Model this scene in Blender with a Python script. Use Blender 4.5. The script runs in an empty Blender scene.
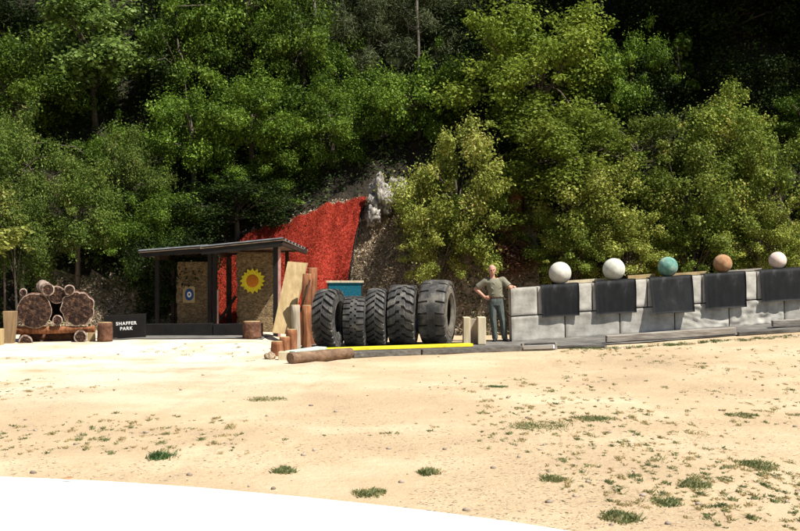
import bpy, math, random
import numpy as np
from mathutils import Vector, Matrix, noise as mnoise
random.seed(7); rng = np.random.default_rng(7)
S = bpy.context.scene; COL = S.collection
R = math.radians

# ------------------------------------------------------------------ camera, world, sun
F = 1111.0; CX = 400.0; CY = 265.5; ZC = 1.72
cam = bpy.data.cameras.new('camera'); camo = bpy.data.objects.new('camera', cam); COL.objects.link(camo)
cam.sensor_width = 36; cam.lens = 36 * F / 800; cam.clip_end = 1000; cam.clip_start = 0.05
camo.location = (0, 0, ZC); camo.rotation_euler = (R(90), 0, 0); S.camera = camo
SUN = Vector((.46, -.33, .85)).normalized()
w = bpy.data.worlds.new('World'); S.world = w; w.use_nodes = True
nt = w.node_tree; bg = nt.nodes['Background']; sky = nt.nodes.new('ShaderNodeTexSky')
sky.sky_type = 'NISHITA'; sky.sun_disc = False
sky.sun_elevation = math.asin(SUN.z); sky.sun_rotation = math.atan2(SUN.x, SUN.y)
nt.links.new(sky.outputs[0], bg.inputs[0]); bg.inputs[1].default_value = 0.05
sl = bpy.data.lights.new('sun', 'SUN'); sl.energy = 5.0; sl.angle = R(.5); sl.color = (1, .955, .88)
so = bpy.data.objects.new('sun', sl); COL.objects.link(so)
so.rotation_euler = (-SUN).to_track_quat('-Z', 'Y').to_euler()
S.view_settings.view_transform = 'Standard'; S.view_settings.look = 'None'
S.view_settings.gamma = 1; S.view_settings.use_curve_mapping = False
S.view_settings.exposure = 0.75
S.render.engine = 'CYCLES'; S.cycles.max_bounces = 6; S.cycles.transparent_max_bounces = 8

# ------------------------------------------------------------------ helpers
def P(px, py, Y): return Vector(((px - CX) * Y / F, Y, ZC - (py - CY) * Y / F))
def sm(a, b, v):
    t = min(1, max(0, (v - a) / (b - a))); return t * t * (3 - 2 * t)
def gz(x, y):
    z = .07 * max(0, x - 2.4) * sm(11, 20, y)
    z += .13 * sm(-2.2, -3.1, x) * sm(20.8, 22.6, y) * (1 - .9 * sm(-5.6, -7.2, x))
    z += .05 * mnoise.noise(Vector((x * .35, y * .35, 0))) * sm(26, 18, y)
    z += .012 * mnoise.noise(Vector((x * 1.7, y * 1.7, 3)))
    if 5 < y < 21 and -6 < x < 9:      # shallow wheel ruts
        for (ax, sl_, cv) in ((4.6, -.12, .006), (3.2, -.12, .006), (-1.6, .10, -.008), (-3.0, .10, -.008)):
            d = x - (ax + sl_ * (y - 12) + cv * (y - 12) ** 2)
            if abs(d) < .5: z -= (.016 * math.exp(-(d / .09) ** 2) - .008 * math.exp(-((abs(d) - .2) / .08) ** 2)) * (.6 + .8 * mnoise.noise(Vector((x, y * .7, 21))))
    return z
def yb(x):
    return 28.1 - .9 * sm(0, 2.2, x) - .9 * sm(-6, -9, x)
def hz(x, y):
    b = yb(x); bh = 2.0 + .8 * sm(-4.5, -1.2, x) - 1.2 * sm(-5, -8, x)
    z = gz(x, min(y, b)) + bh * sm(0, 1.5, y - b) + .93 * max(0, y - b - 1.2)
    k = sm(-.2, 1.0, y - b)
    z += k * (.35 * mnoise.noise(Vector((x * .5, y * .5, 7))) + .16 * mnoise.noise(Vector((x * 1.9, y * 1.9, 2))) + .06 * mnoise.noise(Vector((x * 5, y * 5, 2))))
    z += k * sm(-2.2, -1.6, x) * sm(4, 3, x) * sm(3.2, 1.5, y - b) * (.22 * mnoise.noise(Vector((x * 2.6, y * 2.6, 12))) + .13 * mnoise.noise(Vector((x * 7, y * 7, 12))))
    return z - .12 * (1 - k)
def G(px, py, dz=0):
    d = 5.0
    while d < 30:
        p = P(px, py, d)
        if p.z <= gz(p.x, p.y): return p + Vector((0, 0, dz))
        d += .02
    return P(px, py, 25)

class MB:
    def __init__(s): s.v = []; s.f = []; s.sm = []
    def add(s, vs, fs, smooth=False):
        o = len(s.v); s.v += [Vector(v) for v in vs]; s.f += [tuple(i + o for i in f) for f in fs]; s.sm += [smooth] * len(fs)
        return s
    def hexa(s, p):  # 4 bottom ccw, 4 top
        return s.add(p, [(3, 2, 1, 0), (4, 5, 6, 7), (0, 1, 5, 4), (1, 2, 6, 5), (2, 3, 7, 6), (3, 0, 4, 7)])
    def box(s, c, d, M=None):
        x, y, z = [q / 2 for q in d]; M = M or Matrix()
        c = Vector(c)
        return s.hexa([c + M.to_3x3() @ Vector(q) for q in ((-x, -y, -z), (x, -y, -z), (x, y, -z), (-x, y, -z), (-x, -y, z), (x, -y, z), (x, y, z), (-x, y, z))])
    def beam(s, a, b, wd, ht, up=Vector((0, 0, 1))):
        a = Vector(a); b = Vector(b); d = (b - a).normalized(); n = d.cross(up).normalized() * wd / 2; u = n.cross(d).normalized() * ht / 2
        return s.hexa([a - n - u, b - n - u, b + n - u, a + n - u, a - n + u, b - n + u, b + n + u, a + n + u])
    def tube(s, pts, rad, seg=12, cap=True, smooth=True, rough=0, squash=None):
        pts = [Vector(p) for p in pts]
        if not hasattr(rad, '__len__'): rad = [rad] * len(pts)
        d0 = (pts[-1] - pts[0]).normalized(); ref = Vector((0, 0, 1)) if abs(d0.z) < .8 else Vector((0, 1, 0))
        vs = []; fs = []; ph = random.random() * 99
        for i, p in enumerate(pts):
            d = (pts[min(i + 1, len(pts) - 1)] - pts[max(i - 1, 0)]).normalized()
            a = d.cross(ref).normalized(); b = d.cross(a).normalized()
            for k in range(seg):
                t = 2 * math.pi * k / seg; r = rad[i]
                if rough: r *= 1 + rough * mnoise.noise(Vector((math.cos(t) * 2, math.sin(t) * 2, ph + i * .25)))
                vs.append(p + a * r * math.cos(t) + b * r * math.sin(t) * (squash or 1))
        n = len(pts)
        for i in range(n - 1):
            for k in range(seg):
                k2 = (k + 1) % seg; fs.append((i * seg + k, i * seg + k2, (i + 1) * seg + k2, (i + 1) * seg + k))
        s.add(vs, fs, smooth)
        if cap:
            o = len(s.v) - len(vs)
            s.f.append(tuple(o + k for k in reversed(range(seg)))); s.f.append(tuple(o + (n - 1) * seg + k for k in range(seg))); s.sm += [False, False]
        return s
    def ball(s, c, r, seg=16, rings=10, M=None):
        c = Vector(c); r = Vector((r, r, r)) if not hasattr(r, '__len__') else Vector(r); vs = []; fs = []
        for i in range(rings + 1):
            a = math.pi * i / rings
            for k in range(seg):
                t = 2 * math.pi * k / seg
                q = Vector((math.sin(a) * math.cos(t) * r.x, math.sin(a) * math.sin(t) * r.y, math.cos(a) * r.z))
                if M: q = M.to_3x3() @ q
                vs.append(c + q)
        for i in range(rings):
            for k in range(seg):
                k2 = (k + 1) % seg; fs.append((i * seg + k, (i + 1) * seg + k, (i + 1) * seg + k2, i * seg + k2))
        return s.add(vs, fs, True)
    def grid(s, fn, nu, nv, smooth=True, flip=False):
        vs = [fn(i / nu, j / nv) for i in range(nu + 1) for j in range(nv + 1)]
        fs = []
        for i in range(nu):
            for j in range(nv):
                q = (i * (nv + 1) + j, (i + 1) * (nv + 1) + j, (i + 1) * (nv + 1) + j + 1, i * (nv + 1) + j + 1)
                fs.append(q[::-1] if flip else q)
        return s.add(vs, fs, smooth)
ORG = {}
def org(o): return ORG.get(o.name, Vector((0, 0, 0)))
def thing(name, loc, label, cat, group=None):
    o = bpy.data.objects.new(name, None); o.empty_display_size = .2; COL.objects.link(o); o.location = loc; ORG[o.name] = Vector(loc)
    return tag(o, label, cat, group)
def tag(o, label=None, cat=None, group=None, kind=None):
    if label: o['label'] = label
    if cat: o['category'] = cat
    if group: o['group'] = group
    if kind: o['kind'] = kind
    return o
def mk(name, mb, mat, parent=None, loc=None, bevel=0):
    """link a mesh; vertices are given in world space; loc = its origin"""
    base = Vector(loc) if loc is not None else (org(parent) if parent else Vector((0, 0, 0)))
    me = bpy.data.meshes.new(name); me.from_pydata([tuple(v - base) for v in mb.v], [], mb.f)
    me.polygons.foreach_set('use_smooth', mb.sm); me.materials.append(mat); me.update()
    o = bpy.data.objects.new(name, me); COL.objects.link(o)
    if parent is not None:
        o.parent = parent; o.location = base - org(parent)
    else: o.location = base
    ORG[o.name] = base
    if bevel:
        m = o.modifiers.new('bevel', 'BEVEL'); m.width = bevel; m.segments = 2; m.limit_method = 'ANGLE'
    return o

# ------------------------------------------------------------------ materials
def M(name, cols, scale=5, rough=.85, bump=.3, bscale=None, detail=8, stretch=(1, 1, 1), spec=.25, dist=.02, metallic=0, rnd=0, coat=0):
    m = bpy.data.materials.new(name); m.use_nodes = True; t = m.node_tree; b = t.nodes['Principled BSDF']
    tc = t.nodes.new('ShaderNodeTexCoord'); mp = t.nodes.new('ShaderNodeMapping'); mp.inputs['Scale'].default_value = stretch
    t.links.new(tc.outputs['Object'], mp.inputs[0])
    n = t.nodes.new('ShaderNodeTexNoise'); n.inputs['Scale'].default_value = scale; n.inputs['Detail'].default_value = detail; n.inputs['Roughness'].default_value = .62
    t.links.new(mp.outputs[0], n.inputs['Vector'])
    r = t.nodes.new('ShaderNodeValToRGB'); e = r.color_ramp.elements
    for i, (p, c) in enumerate(cols):
        q = e[i] if i < 2 else e.new(p)
        q.position = p; q.color = (*c, 1)
    t.links.new(n.outputs[0], r.inputs[0]); out = r.outputs[0]
    if rnd:
        oi = t.nodes.new('ShaderNodeObjectInfo'); hs = t.nodes.new('ShaderNodeHueSaturation')
        mr = t.nodes.new('ShaderNodeMapRange'); mr.inputs[3].default_value = 1 - rnd; mr.inputs[4].default_value = 1 + rnd
        t.links.new(oi.outputs['Random'], mr.inputs[0]); t.links.new(mr.outputs[0], hs.inputs['Value']); t.links.new(out, hs.inputs['Color']); out = hs.outputs[0]
    t.links.new(out, b.inputs['Base Color'])
    b.inputs['Roughness'].default_value = rough; b.inputs['Specular IOR Level'].default_value = spec; b.inputs['Metallic'].default_value = metallic
    if coat: b.inputs['Coat Weight'].default_value = coat
    if bump:
        n2 = t.nodes.new('ShaderNodeTexNoise'); n2.inputs['Scale'].default_value = bscale or scale * 3; n2.inputs['Detail'].default_value = 8
        t.links.new(mp.outputs[0], n2.inputs['Vector']); bp = t.nodes.new('ShaderNodeBump'); bp.inputs['Strength'].default_value = bump; bp.inputs['Distance'].default_value = dist
        t.links.new(n2.outputs[0], bp.inputs['Height']); t.links.new(bp.outputs[0], b.inputs['Normal'])
    return m
def leafmat(name, cols, trans=.28, rough=.5, spec=.13, rnd=.3):
    m = bpy.data.materials.new(name); m.use_nodes = True; t = m.node_tree; b = t.nodes['Principled BSDF']; o = t.nodes['Material Output']
    a = t.nodes.new('ShaderNodeAttribute'); a.attribute_name = 'tint'
    r = t.nodes.new('ShaderNodeValToRGB'); e = r.color_ramp.elements
    for i, (p, c) in enumerate(cols):
        q = e[i] if i < 2 else e.new(p)
        q.position = p; q.color = (*c, 1)
    t.links.new(a.outputs['Fac'], r.inputs[0])
    oi = t.nodes.new('ShaderNodeObjectInfo'); hs = t.nodes.new('ShaderNodeHueSaturation')
    mr = t.nodes.new('ShaderNodeMapRange'); mr.inputs[3].default_value = 1 - rnd; mr.inputs[4].default_value = 1 + rnd
    t.links.new(oi.outputs['Random'], mr.inputs[0]); t.links.new(mr.outputs[0], hs.inputs['Value']); t.links.new(r.outputs[0], hs.inputs['Color'])
    t.links.new(hs.outputs[0], b.inputs['Base Color']); b.inputs['Roughness'].default_value = rough; b.inputs['Specular IOR Level'].default_value = spec
    tr = t.nodes.new('ShaderNodeBsdfTranslucent'); t.links.new(hs.outputs[0], tr.inputs[0])
    mx = t.nodes.new('ShaderNodeMixShader'); mx.inputs[0].default_value = trans
    t.links.new(b.outputs[0], mx.inputs[1]); t.links.new(tr.outputs[0], mx.inputs[2]); t.links.new(mx.outputs[0], o.inputs[0])
    return m

# sand: base tone, pale dusty zones, straw tint, grit
def sandmat():
    m = M('sand', [(.3, (.34, .24, .14)), (.5, (.455, .335, .20)), (.68, (.58, .465, .31))], scale=.4, rough=.95, bump=0, detail=10, spec=.1)
    t = m.node_tree; b = t.nodes['Principled BSDF']; tc = [n for n in t.nodes if n.type == 'TEX_COORD'][0]
    ramp = [n for n in t.nodes if n.type == 'VALTORGB'][0]
    def nz(scale, detail=6, st=(1, 1, 1), rg=.6):
        mp = t.nodes.new('ShaderNodeMapping'); mp.inputs['Scale'].default_value = st; t.links.new(tc.outputs['Object'], mp.inputs[0])
        n = t.nodes.new('ShaderNodeTexNoise'); n.inputs['Scale'].default_value = scale; n.inputs['Detail'].default_value = detail; n.inputs['Roughness'].default_value = rg
        t.links.new(mp.outputs[0], n.inputs['Vector']); return n.outputs[0]
    def rng_(x, a, bb, lo=0, hi=1):
        r = t.nodes.new('ShaderNodeMapRange'); r.inputs[1].default_value = a; r.inputs[2].default_value = bb; r.inputs[3].default_value = lo; r.inputs[4].default_value = hi
        t.links.new(x, r.inputs[0]); return r.outputs[0]
    def mix(f, c1, c2, blend='MIX'):
        x = t.nodes.new('ShaderNodeMix'); x.data_type = 'RGBA'; x.blend_type = blend
        if hasattr(f, 'links'): t.links.new(f, x.inputs[0])
        else: x.inputs[0].default_value = f
        for c, i in ((c1, 6), (c2, 7)):
            if hasattr(c, 'links'): t.links.new(c, x.inputs[i])
            else: x.inputs[i].default_value = (*c, 1)
        return x.outputs[2]
    sep = t.nodes.new('ShaderNodeSeparateXYZ'); t.links.new(tc.outputs['Object'], sep.inputs[0])
    # pale crushed-stone apron in front of the shelter (left, far)
    px_ = rng_(sep.outputs[0], -.6, -3.6); py_ = rng_(sep.outputs[1], 12.5, 20.0)
    ml = t.nodes.new('ShaderNodeMath'); ml.operation = 'MULTIPLY'; t.links.new(px_, ml.inputs[0]); t.links.new(py_, ml.inputs[1])
    ml2 = t.nodes.new('ShaderNodeMath'); ml2.operation = 'MULTIPLY'; t.links.new(ml.outputs[0], ml2.inputs[0]); t.links.new(rng_(nz(.8, 8), .3, .55), ml2.inputs[1])
    c = mix(ml2.outputs[0], ramp.outputs[0], (.68, .62, .51))
    c = mix(rng_(nz(1.1, 9, (1, 1.6, 1)), .58, .75, 0, .45), c, (.48, .37, .17))     # dry straw film
    c = mix(rng_(nz(.8, 9, (1, 2.2, 1), .7), .56, .72, 0, .55), c, (.38, .26, .165))         # bare darker soil
    c = mix(rng_(nz(14, 4), .64, .8, 0, .5), c, (.2, .13, .08))                              # specks
    c = mix(rng_(nz(60, 3), .35, .7, .0, .35), c, (.75, .62, .45))
    t.links.new(c, b.inputs['Base Color'])
    # faint wheel tracks curving across the lot: bands in a slowly bent coordinate
    h1 = nz(9, 10, (1, 1, 1), .7); bp = t.nodes.new('ShaderNodeBump'); bp.inputs['Strength'].default_value = .9; bp.inputs['Distance'].default_value = .035
    t.links.new(h1, bp.inputs['Height']); t.links.new(bp.outputs[0], b.inputs['Normal'])
    return m
TREEB2 = M('dull_grey_bark', [(.3, (.06, .052, .042)), (.7, (.18, .16, .13))], scale=6, bump=1, bscale=9, dist=.04, stretch=(1, 1, .3))
SAND = sandmat()
HILL = M('forest_soil', [(.3, (.010, .008, .005)), (.55, (.022, .017, .010)), (.8, (.06, .043, .027))], scale=3.5, bump=1, bscale=9, dist=.12)  # soil colour darkened to stand for the black shade between crowns
BANK = M('cut_bank_soil', [(.3, (.11, .08, .052)), (.5, (.32, .24, .155)), (.7, (.52, .42, .3))], scale=5, bump=1, bscale=14, dist=.08)
CONC = M('concrete', [(.28, (.24, .225, .19)), (.48, (.42, .40, .35)), (.7, (.60, .575, .51))], scale=3.2, bump=.35, bscale=30, dist=.01, rnd=.12)
STONE = M('cast_stone', [(.3, (.42, .40, .33)), (.6, (.62, .60, .53)), (.8, (.70, .68, .62))], scale=6, bump=.3, bscale=25, dist=.006)
STONE2 = M('mottled_stone', [(.3, (.36, .38, .31)), (.52, (.56, .56, .48)), (.75, (.68, .67, .60))], scale=4, bump=.3, bscale=25, dist=.006)
TEALS = M('teal_stone', [(.36, (.06, .17, .135)), (.52, (.14, .29, .235)), (.66, (.38, .41, .33))], scale=5, bump=.3, bscale=20, dist=.006)
BROWNS = M('rust_stone', [(.34, (.20, .10, .045)), (.52, (.38, .215, .11)), (.68, (.48, .35, .21))], scale=5, bump=.3, bscale=20, dist=.006)
PINKS = M('pale_pink_stone', [(.3, (.55, .42, .36)), (.6, (.72, .62, .55)), (.8, (.78, .72, .66))], scale=4, bump=.3, bscale=20, dist=.006)
RUB = M('rubber_mat', [(.42, (.008, .009, .010)), (.6, (.016, .017, .018)), (.74, (.06, .06, .06))], stretch=(1, 1, .35), scale=5, bump=.25, bscale=20, rough=.7, spec=.2, dist=.01)
TYRE = M('tyre_rubber', [(.32, (.018, .018, .017)), (.5, (.05, .048, .045)), (.68, (.16, .148, .125))], scale=4, bump=.3, bscale=30, rough=.6, spec=.4, dist=.008)
TYRED = M('dusty_sidewall', [(.3, (.06, .055, .045)), (.55, (.16, .14, .11)), (.8, (.28, .25, .19))], scale=5, bump=.3, bscale=30, rough=.8, dist=.008)
PAD = M('dark_belt_surface', [(.3, (.07, .067, .062)), (.55, (.15, .14, .125)), (.8, (.30, .27, .22))], scale=2.2, bump=.5, bscale=12, dist=.02)
BLACKP = M('black_paint', [(.3, (.006, .005, .005)), (.7, (.016, .014, .012))], scale=4, bump=.25, bscale=14, rough=.65, spec=.2)
BARK = M('log_bark', [(.3, (.045, .02, .012)), (.55, (.13, .06, .034)), (.78, (.27, .15, .09))], scale=5, bump=1, bscale=10, dist=.05, stretch=(1, 1, 1))
CUT = M('dark_cut_end', [(.42, (.016, .008, .006)), (.54, (.055, .028, .017)), (.66, (.14, .075, .04)), (.8, (.34, .2, .11))], scale=16, bump=.9, bscale=26, dist=.03)
LOGB = M('brown_bark', [(.3, (.10, .062, .04)), (.55, (.21, .13, .08)), (.8, (.36, .24, .16))], scale=6, bump=.9, bscale=12, dist=.03)
RIM = M('pale_log_rim', [(.38, (.10, .06, .04)), (.6, (.46, .36, .30))], scale=8, bump=.6, bscale=20, dist=.02)
TREEB = M('tree_bark', [(.3, (.04, .03, .022)), (.7, (.13, .105, .08))], scale=5, bump=1, bscale=9, dist=.05, stretch=(1, 1, .3))
TREEG = M('grey_tree_bark', [(.3, (.13, .12, .10)), (.7, (.34, .32, .28))], scale=6, bump=1, bscale=9, dist=.04, stretch=(1, 1, .3))
REDW = M('redwood_post', [(.3, (.09, .035, .016)), (.52, (.22, .085, .036)), (.75, (.40, .20, .10))], scale=5, bump=.8, bscale=9, dist=.02, stretch=(3, 3, .5))
GREYW = M('weathered_timber', [(.3, (.16, .135, .11)), (.55, (.30, .27, .23)), (.8, (.46, .41, .34))], scale=4, bump=.7, bscale=9, dist=.015, stretch=(.5, 3, 3))
GREYV = M('weathered_post', [(.3, (.20, .165, .12)), (.6, (.40, .34, .26)), (.8, (.52, .45, .35))], scale=4, bump=.7, bscale=9, dist=.015, stretch=(3, 3, .4))
TANW = M('tan_plank', [(.3, (.27, .19, .085)), (.6, (.41, .305, .155)), (.8, (.5, .39, .22))], scale=3, bump=.5, bscale=9, dist=.012, stretch=(3, 3, .35))
BRW = M('brown_slab', [(.3, (.16, .10, .05)), (.6, (.28, .19, .10)), (.8, (.38, .27, .16))], scale=3, bump=.5, bscale=9, dist=.012, stretch=(3, 3, .35))
PALEW = M('pale_timber', [(.3, (.42, .34, .21)), (.6, (.6, .52, .36)), (.8, (.68, .6, .45))], scale=4, bump=.5, bscale=9, dist=.012, stretch=(3, 3, .4))
YEL = M('yellow_paint', [(.3, (.55, .45, .02)), (.7, (.78, .68, .03))], scale=5, bump=.3, rough=.6)
MINT = M('mint_paint', [(.35, (.35, .42, .34)), (.7, (.62, .72, .62))], scale=7, bump=.3, rough=.7)
PINKP = M('faded_pink_paint', [(.3, (.36, .16, .13)), (.7, (.6, .36, .31))], scale=6, bump=.3)
DARKW = M('dark_brown_timber', [(.3, (.012, .008, .006)), (.7, (.05, .03, .02))], scale=6, bump=.5)
ROOFM = M('galvanised_sheet', [(.3, (.08, .082, .085)), (.7, (.2, .205, .21))], scale=3, bump=.2, rough=.5, spec=.5, metallic=.1)
UNDER = M('roof_underside_board', [(.3, (.10, .07, .045)), (.7, (.26, .2, .14))], scale=5, bump=.3)
HAY = M('straw_bale', [(.3, (.06, .04, .02)), (.5, (.19, .13, .065)), (.72, (.36, .27, .15))], scale=16, bump=1, bscale=30, dist=.05, stretch=(1, 1, 1.6))
PAPERY = M('sunflower_yellow', [(.3, (.62, .50, .02)), (.7, (.8, .68, .04))], scale=6, bump=.1)
ORNG = M('sunflower_centre', [(.3, (.42, .13, .01)), (.7, (.58, .2, .02))], scale=12, bump=.4)
BLUE = M('target_blue', [(.3, (.015, .05, .16)), (.7, (.03, .08, .24))], scale=6, bump=.1)
WHT = M('white_paint', [(.3, (.7, .7, .68)), (.7, (.8, .8, .78))], scale=6, bump=.05)
TEALP = M('teal_netting', [(.35, (.0, .06, .10)), (.6, (.008, .13, .19)), (.8, (.03, .22, .28))], scale=30, bump=.4)
ROCK = M('grey_rock', [(.38, (.08, .07, .06)), (.52, (.29, .265, .235)), (.66, (.56, .53, .47))], stretch=(2.2, 2.2, .8), scale=3.5, bump=1, bscale=9, dist=.08)
REDM = M('red_coir_mat', [(.32, (.20, .018, .012)), (.5, (.45, .045, .025)), (.7, (.6, .10, .06))], scale=14, bump=1, bscale=40, dist=.03)
CARP = M('white_car_paint', [(.3, (.78, .78, .78)), (.7, (.8, .8, .8))], scale=2, bump=0, rough=.5, spec=.2)
GLASS = M('dark_car_glass', [(.3, (.01, .012, .014)), (.7, (.015, .017, .02))], scale=2, bump=0, rough=.05, spec=.6)
CHROME = M('wheel_metal', [(.3, (.4, .4, .41)), (.7, (.5, .5, .51))], scale=2, bump=0, rough=.3, metallic=.9)
LAMPR = M('lamp_lens', [(.3, (.6, .6, .6)), (.7, (.7, .7, .7))], scale=2, bump=0, rough=.1)
LAMPRED = M('red_lamp_lens', [(.3, (.3, .01, .01)), (.7, (.35, .02, .02))], scale=2, bump=0, rough=.15)
SKIN = M('skin', [(.3, (.46, .22, .15)), (.7, (.58, .32, .23))], scale=14, bump=.1, rough=.55)
SHIRT = M('olive_tshirt', [(.3, (.17, .16, .11)), (.7, (.245, .235, .17))], scale=7, bump=.5, bscale=10, dist=.02)
TROU = M('grey_green_trousers', [(.3, (.05, .062, .056)), (.7, (.12, .14, .128))], scale=8, bump=.5, bscale=9, dist=.03, stretch=(2, 2, .5))
SHOE = M('dark_shoe', [(.3, (.012, .012, .014)), (.7, (.03, .03, .032))], scale=10, bump=.1, rough=.45)
BELT = M('red_brown_belt', [(.3, (.16, .04, .03)), (.7, (.25, .07, .05))], scale=10, bump=.1)
HAIRM = M('white_hair', [(.3, (.42, .38, .34)), (.7, (.62, .58, .54))], scale=40, bump=.6)
EYEM = M('eye_dark', [(.3, (.02, .015, .01)), (.7, (.04, .03, .02))], scale=10, bump=0, rough=.3)
LIPM = M('lip', [(.3, (.32, .10, .08)), (.7, (.36, .13, .1))], scale=10, bump=0)

# ------------------------------------------------------------------ leaves
def leafmesh(name, C, N, L, W, tint, mat):
    n = len(C); N = N / (np.linalg.norm(N, axis=1, keepdims=True) + 1e-9)
    r = rng.normal(size=(n, 3)); T = r - N * (r * N).sum(1, keepdims=True); T /= np.linalg.norm(T, axis=1, keepdims=True) + 1e-9; B = np.cross(N, T)
    L = np.asarray(L).reshape(-1, 1) if hasattr(L, '__len__') else L; W = np.asarray(W).reshape(-1, 1) if hasattr(W, '__len__') else W
    V = np.stack([C - T * L / 2, C + B * W / 2 - T * L * .1, C + T * L / 2 - N * L * .12, C - B * W / 2 - T * L * .1], axis=1).reshape(-1, 3)
    me = bpy.data.meshes.new(name); me.vertices.add(4 * n); me.vertices.foreach_set('co', V.astype(np.float32).ravel())
    me.loops.add(4 * n); me.loops.foreach_set('vertex_index', np.arange(4 * n, dtype=np.int32))
    me.polygons.add(n); me.polygons.foreach_set('loop_start', np.arange(0, 4 * n, 4, dtype=np.int32)); me.polygons.foreach_set('loop_total', np.full(n, 4, dtype=np.int32))
    a = me.attributes.new('tint', 'FLOAT', 'FACE'); a.data.foreach_set('value', np.clip(tint, 0, 1).astype(np.float32))
    me.materials.append(mat); me.update(); me.validate(); return me
def unit(n):
    d = rng.normal(size=(n, 3)); return d / np.linalg.norm(d, axis=1, keepdims=True)
def crown(name, Rr, ncl, cr, nleaf, L, W, mat, up=.5, cone=False, bend=.25, lo=.45):
    Rr = np.array(Rr); d = unit(ncl * 3); d = d[d[:, 2] > -.75][:ncl]; n = len(d)
    ph = rng.uniform(0, 6, 3)
    lump = 1 + bend * np.sin(d[:, 0] * 3.1 + ph[0]) * np.cos(d[:, 1] * 3.7 + ph[1]) + .12 * np.sin(d[:, 2] * 7 + ph[2])
    rad = (lo + (1 - lo) * rng.random(n) ** .6) * lump
    C = d * rad[:, None] * Rr * .88
    if cone:
        C[:, 2] = rng.uniform(-1, 1, n) * Rr[2]; f = (1 - (C[:, 2] / Rr[2] + 1) / 2) * .9 + .08
        a = rng.uniform(0, 2 * np.pi, n); q = rng.uniform(.3, 1, n) * f
        C[:, 0] = np.cos(a) * q * Rr[0]; C[:, 1] = np.sin(a) * q * Rr[1]
    far = rng.random(n) < .22; C[far] *= 1.22
    crs = cr * rng.uniform(.4, 1.35, n); crs[far] *= .6; wgt = crs ** 2; wgt /= wgt.sum()
    idx = rng.choice(n, nleaf, p=wgt); u = unit(nleaf); rr = crs[idx] * rng.random(nleaf) ** .45
    off = u * rr[:, None] * np.array([1.1, 1.1, .78]); off += (C[idx] / np.linalg.norm(C[idx], axis=1, keepdims=True)) * (rng.normal(size=nleaf) * crs[idx] * .45)[:, None]
    # stray sprigs poking out
    k = rng.random(nleaf) < .12; off[k] *= 1.55
    Pp = C[idx] + off
    Nn = u * .5 + rng.normal(size=(nleaf, 3)) * .42 + np.array([0, 0, up])
    tint = rng.random(nleaf) * .6 + (rng.random(n) * .4)[idx]
    sc = rng.uniform(.65, 1.3, nleaf)
    return leafmesh(name, Pp, Nn, L * sc, W * sc, tint, mat), C

LM = dict(
    oak=leafmat('oak_leaf', [(0, (.02, .042, .005)), (.5, (.072, .128, .012)), (1, (.21, .31, .04))]),
    maple=leafmat('maple_leaf', [(0, (.05, .09, .018)), (.6, (.12, .18, .035)), (1, (.26, .34, .11))], trans=.35),
    bright=leafmat('bright_leaf', [(0, (.06, .10, .012)), (.5, (.14, .19, .022)), (1, (.27, .31, .055))], trans=.35),
    shrub=leafmat('shrub_leaf', [(0, (.07, .095, .015)), (.45, (.21, .25, .04)), (.8, (.43, .45, .10)), (.93, (.58, .53, .2)), (1, (.34, .17, .05))], trans=.3),
    shrubg=leafmat('olive_shrub_leaf', [(0, (.055, .09, .012)), (.5, (.145, .20, .028)), (.85, (.33, .36, .075)), (1, (.5, .33, .11))], trans=.3),
    feather=leafmat('needle_foliage', [(0, (.05, .068, .03)), (.5, (.11, .135, .055)), (1, (.19, .21, .10))], trans=.25),
    dark=leafmat('shade_coloured_leaf', [(0, (.006, .011, .003)), (.6, (.014, .025, .005)), (1, (.032, .05, .010))], trans=.1, spec=.06),  # forest shade put into a near-black leaf colour
    leftb=leafmat('grey_green_leaf', [(0, (.03, .058, .009)), (.5, (.095, .15, .024)), (.85, (.20, .26, .05)), (1, (.38, .29, .13))], trans=.3),
    yellow=leafmat('sunlit_coloured_leaf', [(0, (.22, .26, .05)), (1, (.45, .46, .13))], trans=.35),  # sunlight put into the yellow of the leaf colour
    dry=leafmat('dry_leaf', [(0, (.03, .014, .008)), (.5, (.10, .045, .024)), (1, (.26, .13, .07))], trans=.15),
    fern=leafmat('undergrowth_leaf', [(0, (.02, .04, .01)), (.6, (.05, .08, .02)), (.9, (.1, .12, .04)), (1, (.2, .14, .07))], trans=.2, rnd=0),
    straw=leafmat('dry_twig', [(0, (.10, .07, .045)), (.5, (.32, .24, .15)), (1, (.62, .52, .38))], trans=.05, rnd=0),
    grass=leafmat('grass_blade', [(0, (.07, .10, .035)), (.45, (.15, .19, .07)), (.75, (.28, .27, .12)), (1, (.45, .35, .18))], trans=.3, rnd=0),
    weed=leafmat('green_weed', [(0, (.05, .10, .03)), (1, (.12, .19, .07))], trans=.3, rnd=0),
    redf=leafmat('red_fibre', [(0, (.10, .010, .008)), (.5, (.46, .055, .026)), (.9, (.62, .12, .06)), (1, (.6, .24, .15))], trans=.2, rnd=0))
KIND = {}
def K(k, nvar, Rr, *a, **kw):
    KIND[k] = (Rr, [crown('crown_' + k, Rr, *a, **kw) for _ in range(nvar)])
K('oak', 3, (2.1, 1.9, 1.8), 58, .40, 30000, .09, .055, LM['oak'], up=.42, lo=.5, bend=.38)
K('maple', 1, (1.7, 1.5, 1.7), 50, .42, 8000, .16, .12, LM['maple'], up=1, lo=.55)
K('bright', 2, (1.8, 1.6, 2.0), 76, .36, 30000, .085, .055, LM['bright'], up=.6, lo=.55)
K('shrub', 3, (2.0, 1.5, 1.9), 90, .32, 30000, .075, .055, LM['shrub'], up=.6, lo=.55)
K('shrubg', 3, (2.0, 1.5, 1.8), 90, .33, 30000, .075, .052, LM['shrubg'], up=.6, lo=.55)
K('feather', 2, (1.6, 1.4, 2.0), 80, .38, 42000, .13, .02, LM['feather'], up=.4, lo=.5)
K('leftb', 2, (1.7, 1.4, 1.6), 80, .34, 30000, .08, .036, LM['leftb'], up=.6, lo=.5)
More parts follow.
